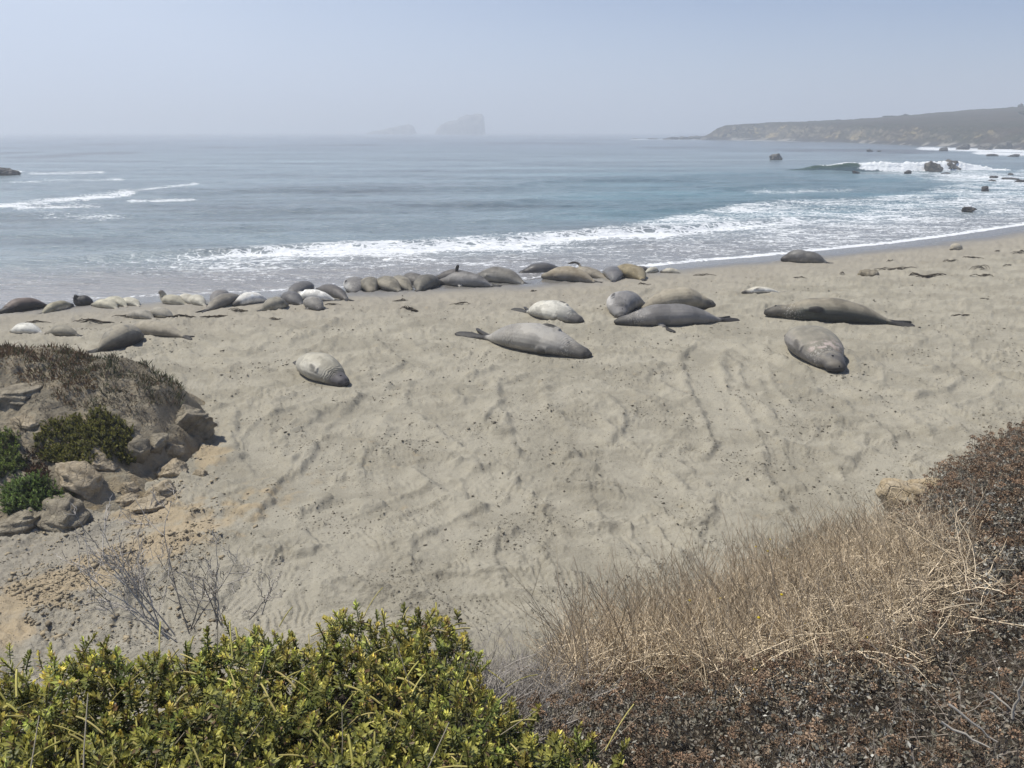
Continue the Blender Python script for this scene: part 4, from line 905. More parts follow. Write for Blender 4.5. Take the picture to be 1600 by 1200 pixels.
def bluff_pt(a, b):
    """point on the bluff: a = column 0..1, b = 0 at the viewer's feet, 1 at the brink, up to 2 at the foot"""
    i = np.clip(a, 0, 1) * (len(UU) - 1); c = np.stack([np.interp(i, np.arange(len(UU)), CP[:, k]) for k in range(3)], 1)
    bb = np.clip(b, -1, 1); y = lerp(.7, c[:, 1], np.maximum(bb, 0)) + np.minimum(bb, 0) * 5
    x = c[:, 0] * (y + 1.5) / (c[:, 1] + 1.5); x = np.where(bb < 0, c[:, 0] * 2.2 / (c[:, 1] + 1.5) * (1 - bb * 4), x)
    z = lerp(4.32, c[:, 2], np.where(bb > 0, np.maximum(bb, 0) ** 1.15, 0))
    e = np.clip(b - 1, 0, 1); drop = c[:, 2] + .9
    y = y + e * (1.3 + drop * .55); x = x + e * np.sign(x) * .1; z = z - drop * e ** .75
    n = .05 * fbm(x * 1.4, y * 1.4, 3, 401); return np.stack([x, y, z + n], 1)
na, nb_ = 260, 110
A_, B_ = np.meshgrid(np.linspace(0, 1, na), np.concatenate([np.linspace(-1, 0, 10), np.linspace(.02, 1, 60), np.linspace(1.02, 2, 40)]))
P = bluff_pt(A_.ravel(), B_.ravel())
steep = sstep(1.12, 1.4, B_.ravel()); n1 = fbm(P[:, 0] * 3, P[:, 1] * 3 + P[:, 2], 4, 403)
P[:, 1] += steep * .15 * n1
col = lerp(c3(.06, .05, .038), c3(.11, .09, .068), sstep(-.4, .5, n1)[:, None]); col = lerp(col, c3(.40, .30, .18), (steep * .8)[:, None])
m = MT("bluff_soil"); a = m.noise(9, 5, .65); b = m.noise(45, 4, .65)
m.set(col=m.mix(m.math('MULTIPLY', m.ramp(b, .4, .75), .6), m.attr("col"), (.045, .037, .028)), rough=1.0, spec=.1, nrm=m.bump(m.math('ADD', a, b), 1, .05))
bluff = mk("bluff", P, grid_faces(nb_, na), m.m, attrs=dict(col=col)); tag(bluff, kind="structure")
def bluff_samples(n, seed):
    r = np.random.default_rng(seed); k = n * 3
    a, b = r.uniform(0, 1, k), r.uniform(.05, 1.03, k); p = bluff_pt(a, b)
    w_ = np.interp(b, [0, 1], [.65, 1]) * np.interp(a * 2700 - 700, CREST[:, 0], CREST[:, 2]); keep = r.uniform(0, 1, k) < w_ / w_.max() * 1.0
    p, b = p[keep][:n], b[keep][:n]; u, v = proj(p[:, 0], p[:, 1], p[:, 2] + .25); return p, b, u, v

# ------------------------------------------------------------------ plant pieces
def leaves(base, d, nrm, ln, wd, curl=.15, fold=.25):
    d = unit(d); side = unit(np.cross(d, nrm)); nn_ = unit(np.cross(side, d)); ln, wd = ln[:, None], wd[:, None]
    b = base; Lf = b + d * ln * .5 + side * wd * .5 + nn_ * wd * fold; Mi = b + d * ln * .48; Rt = b + d * ln * .5 - side * wd * .5 + nn_ * wd * fold; T = b + d * ln + nn_ * ln * curl
    V = np.stack([b, Lf, Mi, Rt, T], 1).reshape(-1, 3); i = 5 * np.arange(len(base))[:, None, None]
    Fc = (np.array([[0, 3, 2], [0, 2, 1], [2, 3, 4], [1, 2, 4]])[None] + i).reshape(-1, 3); return V, Fc
def tubes(P, rad, sides=3):
    """P (n, k, 3) polylines, rad (n, k) -> one triangle-tube each"""
    n, k = P.shape[:2]; T = unit(np.gradient(P, axis=1)); ref = np.where(np.abs(T[:, :, 2:3]) > .85, np.array([1.0, 0, 0]), np.array([0, 0, 1.0])); A = unit(np.cross(T, ref)); B = np.cross(A, T)
    ph = np.linspace(0, 6.2832, sides, endpoint=False)
    V = P[:, :, None, :] + rad[:, :, None, None] * (A[:, :, None, :] * np.cos(ph)[:, None] + B[:, :, None, :] * np.sin(ph)[:, None])
    i = (np.arange(n)[:, None, None] * k + np.arange(k - 1)[None, :, None]) * sides; j = np.arange(sides)[None, None, :]; j2 = (j + 1) % sides
    Fc = np.stack([i + j, i + j2, i + sides + j2, i + sides + j], -1).reshape(-1, 4); return V.reshape(-1, 3), Fc
def frames(z, spin):
    z = unit(z); ref = np.where(np.abs(z[:, 2:3]) > .95, np.array([1.0, 0, 0]), np.array([0, 0, 1.0])); x = unit(np.cross(ref, z)); y = np.cross(z, x)
    c, s = np.cos(spin)[:, None], np.sin(spin)[:, None]; return np.stack([x * c + y * s, -x * s + y * c, z], 2)
def spread(proto, Rm, T, S, tint):
    V0, F0, C0 = proto; n = len(T)
    V = np.einsum('nij,vj->nvi', Rm, V0) * S[:, None, None] + T[:, None, :]
    Fc = (F0[None] + len(V0) * np.arange(n)[:, None, None]).reshape(-1, F0.shape[1]); C = (C0[None] * tint[:, None, :]).reshape(-1, 3)
    return V.reshape(-1, 3), Fc, C
def cat(parts):
    off, V, Fq, Ft, C = 0, [], [], [], []
    for v, f_, c in parts:
        (Fq if f_.shape[1] == 4 else Ft).append(f_ + off); V.append(v); C.append(c); off += len(v)
    return np.concatenate(V), [np.concatenate(x) for x in (Fq, Ft) if x], np.concatenate(C)
def plant_mat(name, rough=.55, trans=.25, spec=.35):
    m = MT(name); c = m.attr("col"); m.set(col=c, rough=rough, spec=spec)
    if trans:
        t_ = m.n("BsdfTranslucent"); m.l(c, t_.inputs[0]); ms = m.n("MixShader"); ms.inputs[0].default_value = trans
        m.l(m.p.outputs[0], ms.inputs[1]); m.l(t_.outputs[0], ms.inputs[2]); m.l(ms.outputs[0], m.out.inputs[0])
    return m.m
M_LEAF = plant_mat("fleshy_leaves", .45, .22, .25); M_DRY = plant_mat("dry_stems", .85, 0, .08); M_SEED = plant_mat("seed_heads", .95, 0, .04); M_GLF = plant_mat("dusty_grey_leaves", .85, .15, .08)

# ---- leafy shoots of the green shrub
def shoot_proto(seed, hgt=.14, nl=26, lw=1.0):
    r = np.random.default_rng(seed); k = np.arange(nl); t = (k + .5) / nl
    z = hgt * (.15 + .85 * t ** .8); a = k * 2.4 + r.normal(0, .3, nl); el = np.interp(t, [0, .5, .85, 1], [-.25, .35, .9, 1.35]) + r.normal(0, .18, nl)
    d = np.stack([np.cos(a) * np.cos(el), np.sin(a) * np.cos(el), np.sin(el)], 1); up = np.stack([-np.cos(a) * np.sin(el), -np.sin(a) * np.sin(el), np.cos(el)], 1)
    ln = np.interp(t, [0, .4, .8, 1], [.021, .025, .020, .012]) * r.uniform(.8, 1.2, nl); wd = ln * r.uniform(.40, .52, nl) * lw
    lean = np.stack([.02 * t ** 2 * math.cos(seed), .02 * t ** 2 * math.sin(seed), 0 * t], 1)
    V, Fc = leaves(np.stack([0 * z, 0 * z, z], 1) + lean, d, up, ln, wd, .18, .22)
    g = lerp(c3(.125, .135, .038), c3(.68, .64, .17), sstep(.3, 1.0, t)[:, None]) * r.uniform(.75, 1.25, (nl, 1)); dead = r.uniform(0, 1, nl) < .12 * (1 - t); g[dead] = (.16, .11, .06)
    C = np.repeat(g, 5, 0); C[4::5] *= 1.15
    s_ = np.linspace(0, 1, 4); Pp = np.stack([.02 * s_ ** 2 * math.cos(seed), .02 * s_ ** 2 * math.sin(seed), s_ * hgt], 1)[None]
    V2, F2 = tubes(Pp, np.full((1, 4), .0025), 4); F2 = np.concatenate([F2[:, [0, 1, 2]], F2[:, [0, 2, 3]]])
    return np.concatenate([V, V2]), np.concatenate([Fc, F2 + len(V)]), np.concatenate([C, np.tile(c3(.19, .19, .06), (len(V2), 1))])
SHOOTS = [shoot_proto(i, h, n, w_) for i, (h, n, w_) in enumerate([(.09, 26, 1), (.11, 30, .9), (.07, 22, 1.2), (.12, 32, .8), (.08, 24, 1.1), (.10, 28, 1.0)])]
SHOOT_ME = []
for i, (V, Fc, C) in enumerate(SHOOTS):
    o = mk("shoot_source", V, Fc, M_LEAF, attrs=dict(col=C)); SHOOT_ME.append(o.data); bpy.data.objects.remove(o)
def green_zone(u, v, n): return (u < 735 + 40 * n + 130 * sstep(1085, 1150, v) + 90 * sstep(1140, 1195, v))
p, b, u, v = bluff_samples(20000, 5); nz_ = fbm(p[:, 0] * 2.2, p[:, 1] * 2.2, 3, 411)
g = green_zone(u, v, nz_) & (u > -350) & (v < 1500); p, b, u, v, nz_ = (a[g] for a in (p, b, u, v, nz_))
keep = RNG.uniform(0, 1, len(p)) < np.clip(5200 / len(p), 0, 1); p, b, u, v, nz_ = (a[keep] for a in (p, b, u, v, nz_)); N = len(p)
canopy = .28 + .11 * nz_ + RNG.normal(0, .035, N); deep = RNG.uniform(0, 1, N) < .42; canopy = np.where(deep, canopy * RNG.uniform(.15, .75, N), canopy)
spk = RNG.uniform(0, 1, N) < .03; canopy = np.where(spk, canopy + .07, canopy)
T = p + np.stack([0 * u, 0 * u, np.maximum(canopy - .06, .0)], 1)
zd = np.stack([RNG.normal(0, .38, N), RNG.normal(.05, .38, N) - .15, np.ones(N)], 1); Rm = frames(zd, RNG.uniform(0, 6.28, N)); S = RNG.uniform(.75, 1.25, N)
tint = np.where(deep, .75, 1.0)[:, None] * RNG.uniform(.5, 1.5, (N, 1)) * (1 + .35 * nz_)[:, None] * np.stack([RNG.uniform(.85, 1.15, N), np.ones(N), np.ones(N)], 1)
kind = RNG.integers(0, 6, N)
px, pv = proj(T[:, 0], T[:, 1], T[:, 2] + .1); near = np.argsort(np.where((px > -20) & (px < 1100) & (pv < 1215) & ~deep, np.hypot(T[:, 1], CAM_H - T[:, 2]), 99))[:285]
single = np.zeros(N, bool); single[near] = True
gsh = np.digitize(u, [250, 520])
GL = ["leafy green shrub with yellow-green tips in the bottom left corner", "leafy green shrub with pale stems at the bottom, left of the grey twigs' neighbour", "tallest leafy green shrub at the bottom, next to the grey dead twigs"]
GL[1] = "leafy green shrub with many bare yellow stems, between the other two green shrubs"
# thick yellowish stems lying across the shrub
ns = 1000; si = RNG.integers(0, N, ns); base = p[si] + np.stack([RNG.normal(0, .05, ns), RNG.normal(0, .05, ns), np.maximum(canopy[si], .2) * RNG.uniform(.7, 1.08, ns)], 1)
an = RNG.uniform(0, 6.28, ns); dr = np.stack([np.cos(an), np.sin(an), RNG.normal(.1, .3, ns)], 1); ln = RNG.uniform(.04, .17, ns); q = np.linspace(0, 1, 5)
PL = base[:, None, :] + dr[:, None, :] * (ln[:, None] * q)[:, :, None] + np.array([0, 0, 1.0]) * (ln[:, None] * .35 * (q - q * q))[:, :, None]
srad = np.repeat(RNG.uniform(.002, .0045, ns)[:, None], 5, 1); scol = lerp(c3(.42, .39, .11), c3(.55, .46, .20), RNG.uniform(0, 1, (ns, 1))) * RNG.uniform(.5, 1.05, (ns, 1))
# long dry grey stalks leaning out of it
nd = 60; di = RNG.integers(0, N, nd); ddr = np.stack([RNG.normal(.25, .4, nd), RNG.normal(0, .4, nd), np.ones(nd) * .8], 1); dln = RNG.uniform(.15, .42, nd)
PD = (p[di] + np.array([0, 0, .1]))[:, None, :] + ddr[:, None, :] * (dln[:, None] * q)[:, :, None] + np.stack([RNG.normal(0, .05, nd), RNG.normal(0, .05, nd), 0 * dln], 1)[:, None, :] * (q * q)[None, :, None]
for j in range(3):
    m_ = gsh == j; c0 = p[m_].mean(0); root = empty("green_shrub", c0); tag(root, GL[j], "shrub", "leafy green shrubs on the bluff")
    parts = []
    for kd in range(6):
        mm = m_ & (kind == kd) & ~single
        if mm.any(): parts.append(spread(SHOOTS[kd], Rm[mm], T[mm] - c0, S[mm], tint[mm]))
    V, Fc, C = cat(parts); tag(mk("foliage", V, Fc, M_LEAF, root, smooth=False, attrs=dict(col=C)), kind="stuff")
    for i in np.nonzero(m_ & single)[0]:
        o = bpy.data.objects.new("leafy_shoot", SHOOT_ME[kind[i]]); sc.collection.objects.link(o); o.parent = root
        from mathutils import Matrix
        M4 = Matrix([[*(Rm[i][0] * S[i]), T[i][0] - c0[0]], [*(Rm[i][1] * S[i]), T[i][1] - c0[1]], [*(Rm[i][2] * S[i]), T[i][2] - c0[2]], [0, 0, 0, 1]]); o.matrix_local = M4
    ms_ = gsh[si] == j; md = gsh[di] == j
    V1, F1 = tubes(PL[ms_] - c0, srad[ms_], 4); V2, F2 = tubes(PD[md] - c0, np.linspace(.0028, .0014, 5)[None].repeat(md.sum(), 0), 4)
    V, Fc, C = cat([(V1, F1, np.repeat(scol[ms_], 20, 0)), (V2, F2, np.tile(c3(.33, .29, .22), (len(V2), 1)))])
    tag(mk("stems", V, Fc, M_DRY, root, attrs=dict(col=C)), kind="stuff")

# ---- dry stalks: a main stalk with a few side twigs each
def stalks(base, hgt, lean, seed, nbr=3, r0=.0022, top=c3(.46, .375, .27), bot=c3(.78, .64, .45), jit=.16, curve=.25):
    r = np.random.default_rng(seed); n = len(base); k = 6; q = np.linspace(0, 1, k)
    d = np.stack([lean[:, 0] + r.normal(0, jit, n), lean[:, 1] + r.normal(0, jit, n), np.ones(n)], 1); d = unit(d)
    bend = np.stack([r.normal(0, curve, n), r.normal(0, curve, n), -.05 * np.ones(n)], 1)
    P_ = base[:, None, :] + d[:, None, :] * (hgt[:, None] * q)[:, :, None] + bend[:, None, :] * (hgt[:, None] * q * q * .6)[:, :, None] + r.normal(0, .012, (n, k, 3)) * q[None, :, None]
    rad = r0 * r.uniform(.7, 1.4, (n, 1)) * np.linspace(1.25, .5, k)[None]
    V, Fq = tubes(P_, rad, 3); tone = r.uniform(.6, 1.3, (n, 1, 1)); cc = lerp(bot, top, sstep(.25, .8, q)[None, :, None] * r.uniform(.5, 1.1, (n, 1, 1))) * tone
    out = [(V, Fq, np.repeat(cc.reshape(-1, 3), 3, 0))]
    for _ in range(nbr):
        t = r.uniform(.3, .9, n); i0 = np.floor(t * (k - 1)).astype(int); fr = (t * (k - 1) - i0)[:, None]; st = P_[np.arange(n), i0] * (1 - fr) + P_[np.arange(n), np.minimum(i0 + 1, k - 1)] * fr
        an = r.uniform(0, 6.28, n); bd = unit(d + .75 * np.stack([np.cos(an), np.sin(an), 0 * an], 1)); bl = hgt * r.uniform(.10, .34, n); q3 = np.linspace(0, 1, 4)
        Pb = st[:, None, :] + bd[:, None, :] * (bl[:, None] * q3)[:, :, None] + np.array([0, 0, 1.0]) * (bl[:, None] * .22 * q3 * q3)[:, :, None]
        V, Fq = tubes(Pb, r0 * .62 * np.linspace(1, .5, 4)[None].repeat(n, 0), 3); cb = (lerp(bot, top, sstep(.2, .75, t)[:, None]) * tone[:, 0])[:, None, :].repeat(4, 1); out.append((V, Fq, np.repeat(cb.reshape(-1, 3), 3, 0)))
    return out
p, b, u, v = bluff_samples(30000, 6); nz_ = fbm(p[:, 0] * 1.8, p[:, 1] * 1.8, 3, 421)
tan_lo = np.interp(u, [740, 850, 1000, 1150, 1400, 1500, 1600], [985, 1030, 1055, 1040, 1005, 960, 900]) + 35 * nz_
tan_z = (u > 775 + 30 * nz_) & (v < tan_lo) & ((u < 1395) | (v > np.interp(u, [1395, 1480, 1600], [800, 815, 900]))) & (u < 1530) & (b > .3)
pt, ut, vt = p[tan_z], u[tan_z], v[tan_z]; kp = RNG.uniform(0, 1, len(pt)) < 2000 / max(2000, len(pt)); pt, ut, vt = pt[kp], ut[kp], vt[kp]
TL = ["dry weed clump of grey-brown stalks next to the grey dead twigs", "straw-coloured dry weed clump with crossing pale stalks in the middle foreground", "dry weed clump sprinkled with tiny yellow flowers, tall stalks against the sand", "dense dry weed clump below the ochre bank on the right"]
hvar = 1 + .35 * fbm(pt[:, 0] * 1.1, pt[:, 1] * 1.1, 2, 425)
tg = np.digitize(ut, [930, 1085, 1260])
for j in range(4):
    mm = tg == j; pb = pt[mm]; c0 = pb.mean(0); n = len(pb); root = empty("dry_weed_clump", c0); tag(root, TL[j], "dry weeds", "clumps of dry weeds on the bluff")
    hg = np.interp(ut[mm], [780, 860, 950, 1100, 1250, 1450], [.34, .50, .62, .66, .60, .48]) * (.35 + .85 * RNG.uniform(0, 1, n) ** 1.5) * hvar[mm]
    V, Fc, C = cat(stalks(pb - c0, hg, np.tile([-.10, .05], (n, 1)), 60 + j, 5, .0024)); tag(mk("stalks", V, Fc, M_DRY, root, attrs=dict(col=C)), kind="stuff")
    k2 = int(n * 1.6); ix = RNG.integers(0, n, k2); an = RNG.uniform(0, 6.28, k2)                   # broken straw lying criss-cross near the ground
    V, Fc, C = cat(stalks(pb[ix] - c0 + np.stack([RNG.normal(0, .05, k2), RNG.normal(0, .05, k2), RNG.uniform(.02, .28, k2)], 1), RNG.uniform(.12, .42, k2), np.stack([np.cos(an), np.sin(an)], 1) * 2.2, 80 + j, 1, .0020, c3(.66, .54, .37), c3(.78, .65, .47), .5, .4)); tag(mk("straw", V, Fc, M_DRY, root, attrs=dict(col=C)), kind="stuff")
    if j >= 2:
        nf = 14 if j == 2 else 3; ix = RNG.integers(0, n, nf); Ve, Fe = ico(1)
        for i in ix: mk("yellow_flower", Ve * np.array([.010, .010, .006]) + (pb[i] - c0) + np.array([RNG.normal(0, .05), RNG.normal(0, .05), hg[i] * .8]), Fe, M_LEAF, root, attrs=dict(col=np.tile(c3(.65, .50, .03), (len(Ve), 1))))
# ---- grey dead twigs between the green shrub and the weeds
gz = (u > 715 + 25 * nz_) & (u < 930) & (v > 955) & (v < np.interp(u, [700, 800, 930], [1120, 1110, 1075]) + 30 * nz_)
pg = p[gz]; pg = pg[RNG.uniform(0, 1, len(pg)) < 1300 / max(1300, len(pg))]; n = len(pg); c0 = pg.mean(0)
root = empty("dead_twig_shrub", c0); tag(root, "tangled grey dead twigs between the tallest green shrub and the dry weeds", "shrub")
an = RNG.uniform(0, 6.28, n)
V, Fc, C = cat(stalks(pg - c0, RNG.uniform(.12, .36, n), np.stack([np.cos(an) * .7 + .15, np.sin(an) * .7], 1), 95, 4, .0019, c3(.34, .31, .28), c3(.42, .39, .36), .35, .6)); tag(mk("twigs", V, Fc, M_DRY, root, attrs=dict(col=C)), kind="stuff")

# ---- brown seed-head shrubs with dusty leaves
def head_proto(seed, n=46):
    r = np.random.default_rng(seed); d = unit(r.normal(size=(n, 3))); d[:, 2] = np.abs(d[:, 2]) * .9 - .25; d = unit(d)
    V, Fc = leaves(d * np.array([1.1, 1.1, .7]) * r.uniform(.3, .65, (n, 1)), d + r.normal(0, .5, (n, 3)), unit(r.normal(size=(n, 3))), r.uniform(.3, .45, n), r.uniform(.25, .4, n), .2, .3)
    C = np.repeat(lerp(c3(.105, .078, .056), c3(.29, .22, .155), r.uniform(0, 1, (n, 1))), 5, 0)
    return V, Fc, C
HEADS = [head_proto(i) for i in range(5)]
p, b, u, v = bluff_samples(60000, 9); nz_ = fbm(p[:, 0] * 2.0, p[:, 1] * 2.0, 3, 431); nz2_ = fbm(p[:, 0] * 5, p[:, 1] * 5, 2, 433)
lo_ = np.interp(u, [740, 850, 1000, 1150, 1400, 1500, 1600, 1900], [1090, 1075, 1035, 1005, 985, 930, 640, 500]) + 35 * nz_
ridge = (u > 1395) & (v < np.interp(u, [1395, 1480, 1600, 1900], [815, 835, 890, 900]))
bz_ = (((v > lo_) & (u > 760)) | ridge) & ~green_zone(u, v, nz_) & (u < 2000) & (v < 1500)
p, b, u, v, nz_, nz2_ = (a[bz_] for a in (p, b, u, v, nz_, nz2_)); kp = RNG.uniform(0, 1, len(p)) < 8500 / max(8500, len(p)); p, b, u, v, nz_, nz2_ = (a[kp] for a in (p, b, u, v, nz_, nz2_)); N = len(p)
cell = np.where(v < 760 + 0 * u, 5, np.where(v < 905, 4, np.digitize(u, [960, 1180, 1400])))
BL = ["brown seed-head shrub beside the green leaves at the bottom centre", "dark brown seed-head shrub at the bottom, below the straw-coloured weeds", "brown seed-head shrub with whitish leaves at the bottom, right of centre", "brown seed-head shrub with a bleached dead branch in the bottom right corner", "greyish scrub with pale dusty leaves half way up the right edge", "reddish-brown seed-head shrub covering the ridge at the right edge"]
hh = .20 + .12 * nz_ + RNG.normal(0, .03, N); hh = np.where(cell >= 4, hh * 1.15, hh)
for j in range(6):
    mm = np.nonzero(cell == j)[0]; pb = p[mm]; n = len(mm)
    if n < 5: continue
    c0 = pb.mean(0); root = empty("seed_head_shrub", c0); tag(root, BL[j], "shrub", "brown seed-head shrubs on the bluff")
    sel = RNG.uniform(0, 1, n) < (.4 if j == 4 else .62); hp = pb[sel]; hz_ = hh[mm][sel] * RNG.uniform(.75, 1.15, sel.sum()); k2 = sel.sum()
    off = np.stack([RNG.normal(0, .03, k2), RNG.normal(0, .03, k2), hz_], 1); red = lerp(c3(1, 1, 1), c3(1.1, .98, .92), RNG.uniform(0, 1, (k2, 1))) * RNG.uniform(.45, 1.7, (k2, 1)) * (1.15 if j == 5 else 1)
    size = RNG.uniform(.014, .027, k2) * (1.5 if j >= 4 else 1); parts = []; kd = RNG.integers(0, 5, k2)
    for q_ in range(5):
        s_ = kd == q_; parts.append(spread(HEADS[q_], frames(np.stack([RNG.normal(0, .3, s_.sum()), RNG.normal(0, .3, s_.sum()), np.ones(s_.sum())], 1), RNG.uniform(0, 6, s_.sum())), (hp + off - c0)[s_], size[s_], red[s_]))
    V, Fc, C = cat(parts); tag(mk("seed_heads", V, Fc, M_SEED, root, smooth=False, attrs=dict(col=C)), kind="stuff")
    q_ = np.linspace(0, 1, 4)[None, :, None]; PS = (hp - c0)[:, None, :] * (1 - q_) + (hp + off - c0)[:, None, :] * q_ + RNG.normal(0, .008, (k2, 4, 3)) * np.array([1, 1, 0])
    V, Fc = tubes(PS, np.full((k2, 4), .0013 if j < 4 else .002), 3); tag(mk("stems", V, Fc, M_DRY, root, attrs=dict(col=np.repeat(np.repeat(lerp(c3(.10, .08, .065), c3(.28, .235, .19), RNG.uniform(0, 1, (k2, 1))), 4, 0), 3, 0))), kind="stuff")
    nl = n * (11 if j < 4 else 9); ix = RNG.integers(0, n, nl); lb = pb[ix] - c0 + np.stack([RNG.normal(0, .035, nl), RNG.normal(0, .035, nl), hh[mm][ix] * RNG.uniform(.1, .85, nl)], 1)
    dl = unit(np.stack([RNG.normal(0, 1, nl), RNG.normal(0, 1, nl), RNG.normal(.4, .7, nl)], 1)); sz = RNG.uniform(.012, .026, nl) * (1.4 if j >= 4 else 1)
    V, Fc = leaves(lb, dl, unit(RNG.normal(size=(nl, 3)) + np.array([0, 0, .8])), sz, sz * .5, .1, .25)
    wt = sstep(.1, .5, nz2_[mm][ix] + (.35 if j in (2, 4) else .0))[:, None]
    cl2 = lerp(lerp(c3(.18, .175, .135), c3(.30, .26, .21), RNG.uniform(0, 1, (nl, 1))), c3(.60, .59, .53), wt * RNG.uniform(0, 1, (nl, 1)) * .9) * RNG.uniform(.55, 1.25, (nl, 1))
    tag(mk("leaves", V, Fc, M_GLF, root, smooth=False, attrs=dict(col=np.repeat(cl2, 5, 0))), kind="stuff")
    if j >= 2:
        nt_ = n // 3; ix = RNG.integers(0, n, nt_); an = RNG.uniform(0, 6.28, nt_); V, Fc, C = cat(stalks(pb[ix] - c0 + np.array([0, 0, .06]), RNG.uniform(.1, .30, nt_), np.stack([np.cos(an), np.sin(an)], 1) * 1.2, 120 + j, 2, .0017, c3(.30, .26, .22), c3(.26, .22, .18), .4, .5)); tag(mk("dead_twigs", V, Fc, M_DRY, root, attrs=dict(col=C)), kind="stuff")

# ---- branching shrubs without leaves
def bare(base, h0, seed, lab, lean=(0, 0), nm=5, spreadv=.55, dark=.5):
    r = np.random.default_rng(seed); segs = []
    def grow(pt_, d, ln, rad, dep):
        k = 6; q = np.linspace(0, 1, k); bn = r.normal(0, .16, 3); bn[2] += .12
        P_ = pt_ + d[None] * (ln * q)[:, None] + bn[None] * (ln * q * q)[:, None] + r.normal(0, .004, (k, 3)) * q[:, None]; segs.append((P_, np.linspace(rad, rad * .62, k), dep))
        if dep >= 3: return
        for _ in range(r.integers(3, 5) if dep == 0 else r.integers(2, 5)):
            i = r.integers(2, k); dn = d + r.normal(0, spreadv, 3); dn[2] += .25; grow(P_[i], dn / np.linalg.norm(dn), ln * r.uniform(.35, .62), rad * .6, dep + 1)
    for _ in range(nm):
        d = np.array([lean[0] + r.normal(0, .45), lean[1] + r.normal(0, .3), 1.0]); grow(r.normal(0, .02, 3) * np.array([1, 1, 0]), d / np.linalg.norm(d), h0 * r.uniform(.45, .75), .0036, 0)
    root = empty("bare_shrub", base); tag(root, lab, "shrub", "leafless shrubs at the brink of the bluff")
    for nm_, sel in (("branches", (0, 1)), ("twigs", (2, 3))):
        S_ = [s for s in segs if s[2] in sel]
        if not S_: continue
        V, Fc = tubes(np.array([s[0] for s in S_]), np.maximum(np.array([s[1] for s in S_]), .0013), 5); tn = np.repeat(lerp(c3(.22, .19, .16), c3(.62, .57, .50), (r.uniform(0, 1, (len(S_), 1)) ** .6)), 30, 0)
        o = mk(nm_, V, Fc, M_DRY, root, attrs=dict(col=tn)); tag(o, kind="stuff")
def brink(u, v, y):
    pp = at_y(u, v, y); return pp
for i, (u, v, y, h0, lean, nm, lab) in enumerate([(262, 988, 3.0, .58, (-1.1, .1), 8, "largest leafless shrub spreading to the left in front of the sand"), (300, 978, 3.15, .52, (-.1, .2), 3, "tall thin leafless shrub, upright pale twigs right of the largest one"), (335, 972, 3.1, .34, (.15, .1), 4, "leafless shrub with light twigs leaning right, behind the green shrub"),
        (395, 955, 3.1, .22, (.5, .1), 2, "small leafless shrub with a long twig reaching right")]):
    bp_ = brink(u, v, y); bp_[2] -= .03; bare(bp_, h0, 77 + i, lab, lean, nm)
# bleached branch lying in the brown shrubs at lower right, and the ochre bank showing at the brink
r = np.random.default_rng(3); V1 = []
for u0, v0, u1, v1, y0 in [(1465, 1125, 1545, 1168, 1.75), (1480, 1100, 1560, 1160, 1.8), (1545, 1080, 1590, 1115, 1.9), (1580, 1120, 1600, 1060, 1.85)]:
    a_, b_ = at_y(u0, v0, y0), at_y(u1, v1, y0 * .98); q = np.linspace(0, 1, 7)[:, None]; V1.append(a_ * (1 - q) + b_ * q + r.normal(0, .0022, (7, 3)))
PP = np.array(V1); c0 = PP.reshape(-1, 3).mean(0); V, Fc = tubes(PP - c0, np.linspace(.0045, .0022, 7)[None].repeat(len(V1), 0), 5)
o = mk("dead_branch", V, Fc, M_DRY, attrs=dict(col=np.tile(c3(.50, .45, .37), (len(V), 1))), loc=c0); tag(o, "bleached forked dead branch lying on the brown shrubs at the bottom right", "branch")
M_OCH = rock_mat("ochre_bank", (.36, .28, .17), (.50, .43, .32), 4, .7)
for i, (u, v, y, wd, ht, lab) in enumerate([(1425, 768, 7.75, .75, .42, "ochre sandstone lump showing at the brink of the bluff on the right"), (1462, 752, 8.05, .6, .3, "smaller pale sandstone lump behind the ochre one at the brink")]):
    pp = at_y(u, v, y); V, Fc = rock_geo(820 + i, (wd * .5, wd * .5, ht * .7), 4, 14, .14, .04); o = mk("boulder", V, Fc, M_OCH, smooth=False, loc=pp - np.array([0, 0, .12])); tag(o, lab, "boulder", "sandstone at the brink")

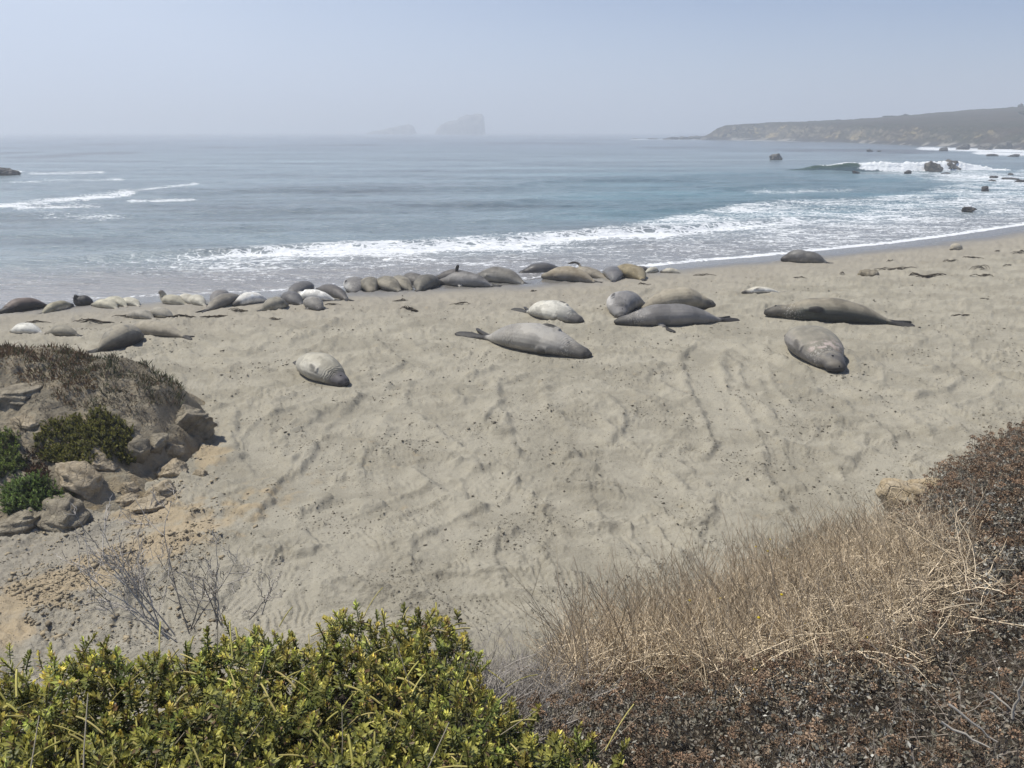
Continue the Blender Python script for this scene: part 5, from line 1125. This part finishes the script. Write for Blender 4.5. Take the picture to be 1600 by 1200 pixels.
# ------------------------------------------------------------------ plants on the left mound
def on_mound(n, box, seed, dens_=None):
    r = np.random.default_rng(seed); u = r.uniform(box[0] - 30, box[2] + 30, n * 16); y = r.uniform(10.4, 16.2, n * 16); x = (u - 800) * y / (F_PX * CT - 90 * ST)
    z = base_z(x, y) + mound_z(x, y); uu, vv = proj(x, y, z); k = (vv > box[1]) & (vv < box[3]) & (uu > box[0]) & (uu < box[2]) & (mound_z(x, y) > .12)
    if dens_ is not None: k &= dens_(uu, vv, fbm(x * 2, y * 2, 3, seed)) 
    return np.stack([x, y, z], 1)[k][:n]
def tuft(lab, P, hgt, wd, cols, seed, name="grass_tuft", part="blades", lean=.5, catg="grass"):
    r = np.random.default_rng(seed); n = len(P); c0 = P.mean(0); pa = fbm(P[:, 0] * 1.7, P[:, 1] * 1.7, 3, seed); hgt = hgt * np.clip(.75 + 1.1 * pa, .25, 1.6); root = empty(name, c0); tag(root, lab, catg, "plants on the left mound")
    V, Fc = leaves(P - c0, np.stack([r.normal(.1, lean, n), r.normal(-.1, lean, n), np.ones(n)], 1), unit(r.normal(size=(n, 3))), hgt * r.uniform(.5, 1.3, n), wd * r.uniform(.7, 1.3, n), .2, .15)
    a = r.uniform(0, 1, (n, 1)); cc = lerp(np.array(cols[0]), np.array(cols[1]), np.clip(a * .6 + .4 + 1.0 * pa[:, None], 0, 1)) * r.uniform(.6, 1.4, (n, 1)); dk = r.uniform(0, 1, n) < .25; cc[dk] = np.array(cols[2]) * r.uniform(.7, 1.3, (dk.sum(), 1))
    tag(mk(part, V, Fc, M_GLF, root, smooth=False, attrs=dict(col=np.repeat(cc, 5, 0))), kind="stuff"); return root
top = lambda u, v, n: v < np.interp(u, [-40, 0, 60, 110, 180, 240, 275], [600, 598, 612, 618, 640, 650, 655]) + 45 * n
tuft("rusty dry grass capping the top of the left mound", on_mound(4200, (-60, 545, 150, 660), 21, top), .14, .020, [(.24, .165, .09), (.16, .105, .065), (.11, .11, .055)], 31)
tuft("dark green-brown grass on the right shoulder of the left mound", on_mound(3600, (95, 550, 285, 680), 22, top), .15, .018, [(.15, .125, .085), (.10, .105, .06), (.21, .15, .105)], 32)
tuft("thin grey dry grass scattered on the bare middle of the mound", on_mound(900, (30, 620, 290, 700), 23, lambda u, v, n: n > .1), .12, .014, [(.14, .12, .09), (.09, .08, .06), (.2, .17, .13)], 33)
def cushion(lab, box, n, seed, tintc, hgt, part="foliage", dens_=None):
    P_ = on_mound(n, box, seed, dens_); r = np.random.default_rng(seed); n = len(P_); c0 = P_.mean(0); root = empty("cushion_plant", c0); tag(root, lab, "plant", "plants on the left mound")
    e = np.sqrt(((P_ - c0)[:, :2] ** 2).sum(1)); e = 1 - (e / e.max()) ** 2; lift = hgt * e * r.uniform(.2, 1.0, n); parts = []; kd = r.integers(0, 6, n)
    for q_ in range(6):
        s_ = kd == q_
        if s_.any(): parts.append(spread(SHOOTS[q_], frames(np.stack([r.normal(0, .5, s_.sum()), r.normal(-.2, .5, s_.sum()), np.ones(s_.sum())], 1), r.uniform(0, 6, s_.sum())), P_[s_] - c0 + np.stack([0 * lift[s_], 0 * lift[s_], lift[s_] - .04], 1), r.uniform(1.1, 1.7, s_.sum()), np.array(tintc) * r.uniform(.6, 1.25, (s_.sum(), 1))))
    V, Fc, C = cat(parts); tag(mk(part, V, Fc, M_LEAF, root, smooth=False, attrs=dict(col=C)), kind="stuff")
oval = lambda cu, cv_, ru, rv: (lambda u, v, n: ((u - cu) / ru) ** 2 + ((v - cv_) / rv) ** 2 < 1 + .5 * n)
cushion("olive and rusty succulent cushion in the middle of the left mound", (55, 640, 240, 760), 1100, 41, (.52, .53, .5), .13, dens_=oval(140, 690, 78, 42))
cushion("fresh green bush at the lower left of the mound, above the big boulder", (5, 735, 110, 835), 900, 42, (.50, .72, .75), .22, dens_=oval(55, 790, 46, 36))
cushion("dark green plant in the crevice at the left edge of the mound", (-60, 670, 45, 770), 500, 43, (.5, .65, .6), .18, dens_=oval(0, 715, 40, 38))
tuft("small rusty plants at the foot of the succulent cushion", on_mound(900, (40, 700, 75, 770), 24), .10, .02, [(.15, .085, .05), (.10, .06, .04), (.07, .07, .035)], 34, "low_plant", "leaves", .9, "plant")

# ------------------------------------------------------------------ sea haze
m = bpy.data.materials.new("haze_air"); m.use_nodes = True; nt2 = m.node_tree; nt2.nodes.clear()
o2 = nt2.nodes.new("ShaderNodeOutputMaterial"); pv_ = nt2.nodes.new("ShaderNodeVolumePrincipled"); nt2.links.new(pv_.outputs[0], o2.inputs["Volume"])
pv_.inputs["Color"].default_value = (.90, .945, 1.0, 1); pv_.inputs["Density"].default_value = .00115; pv_.inputs["Anisotropy"].default_value = 0.2
bm = bmesh.new(); bmesh.ops.create_cube(bm, size=1)
me = bpy.data.meshes.new("haze"); bm.to_mesh(me); bm.free(); me.materials.append(m)
hz = bpy.data.objects.new("haze", me); sc.collection.objects.link(hz)
hz.dimensions = (1, 1, 1); hz.scale = (24000, 9600, 100); hz.location = (0, 4500, 100 / 2 - 6.0)
tag(hz, kind="stuff")
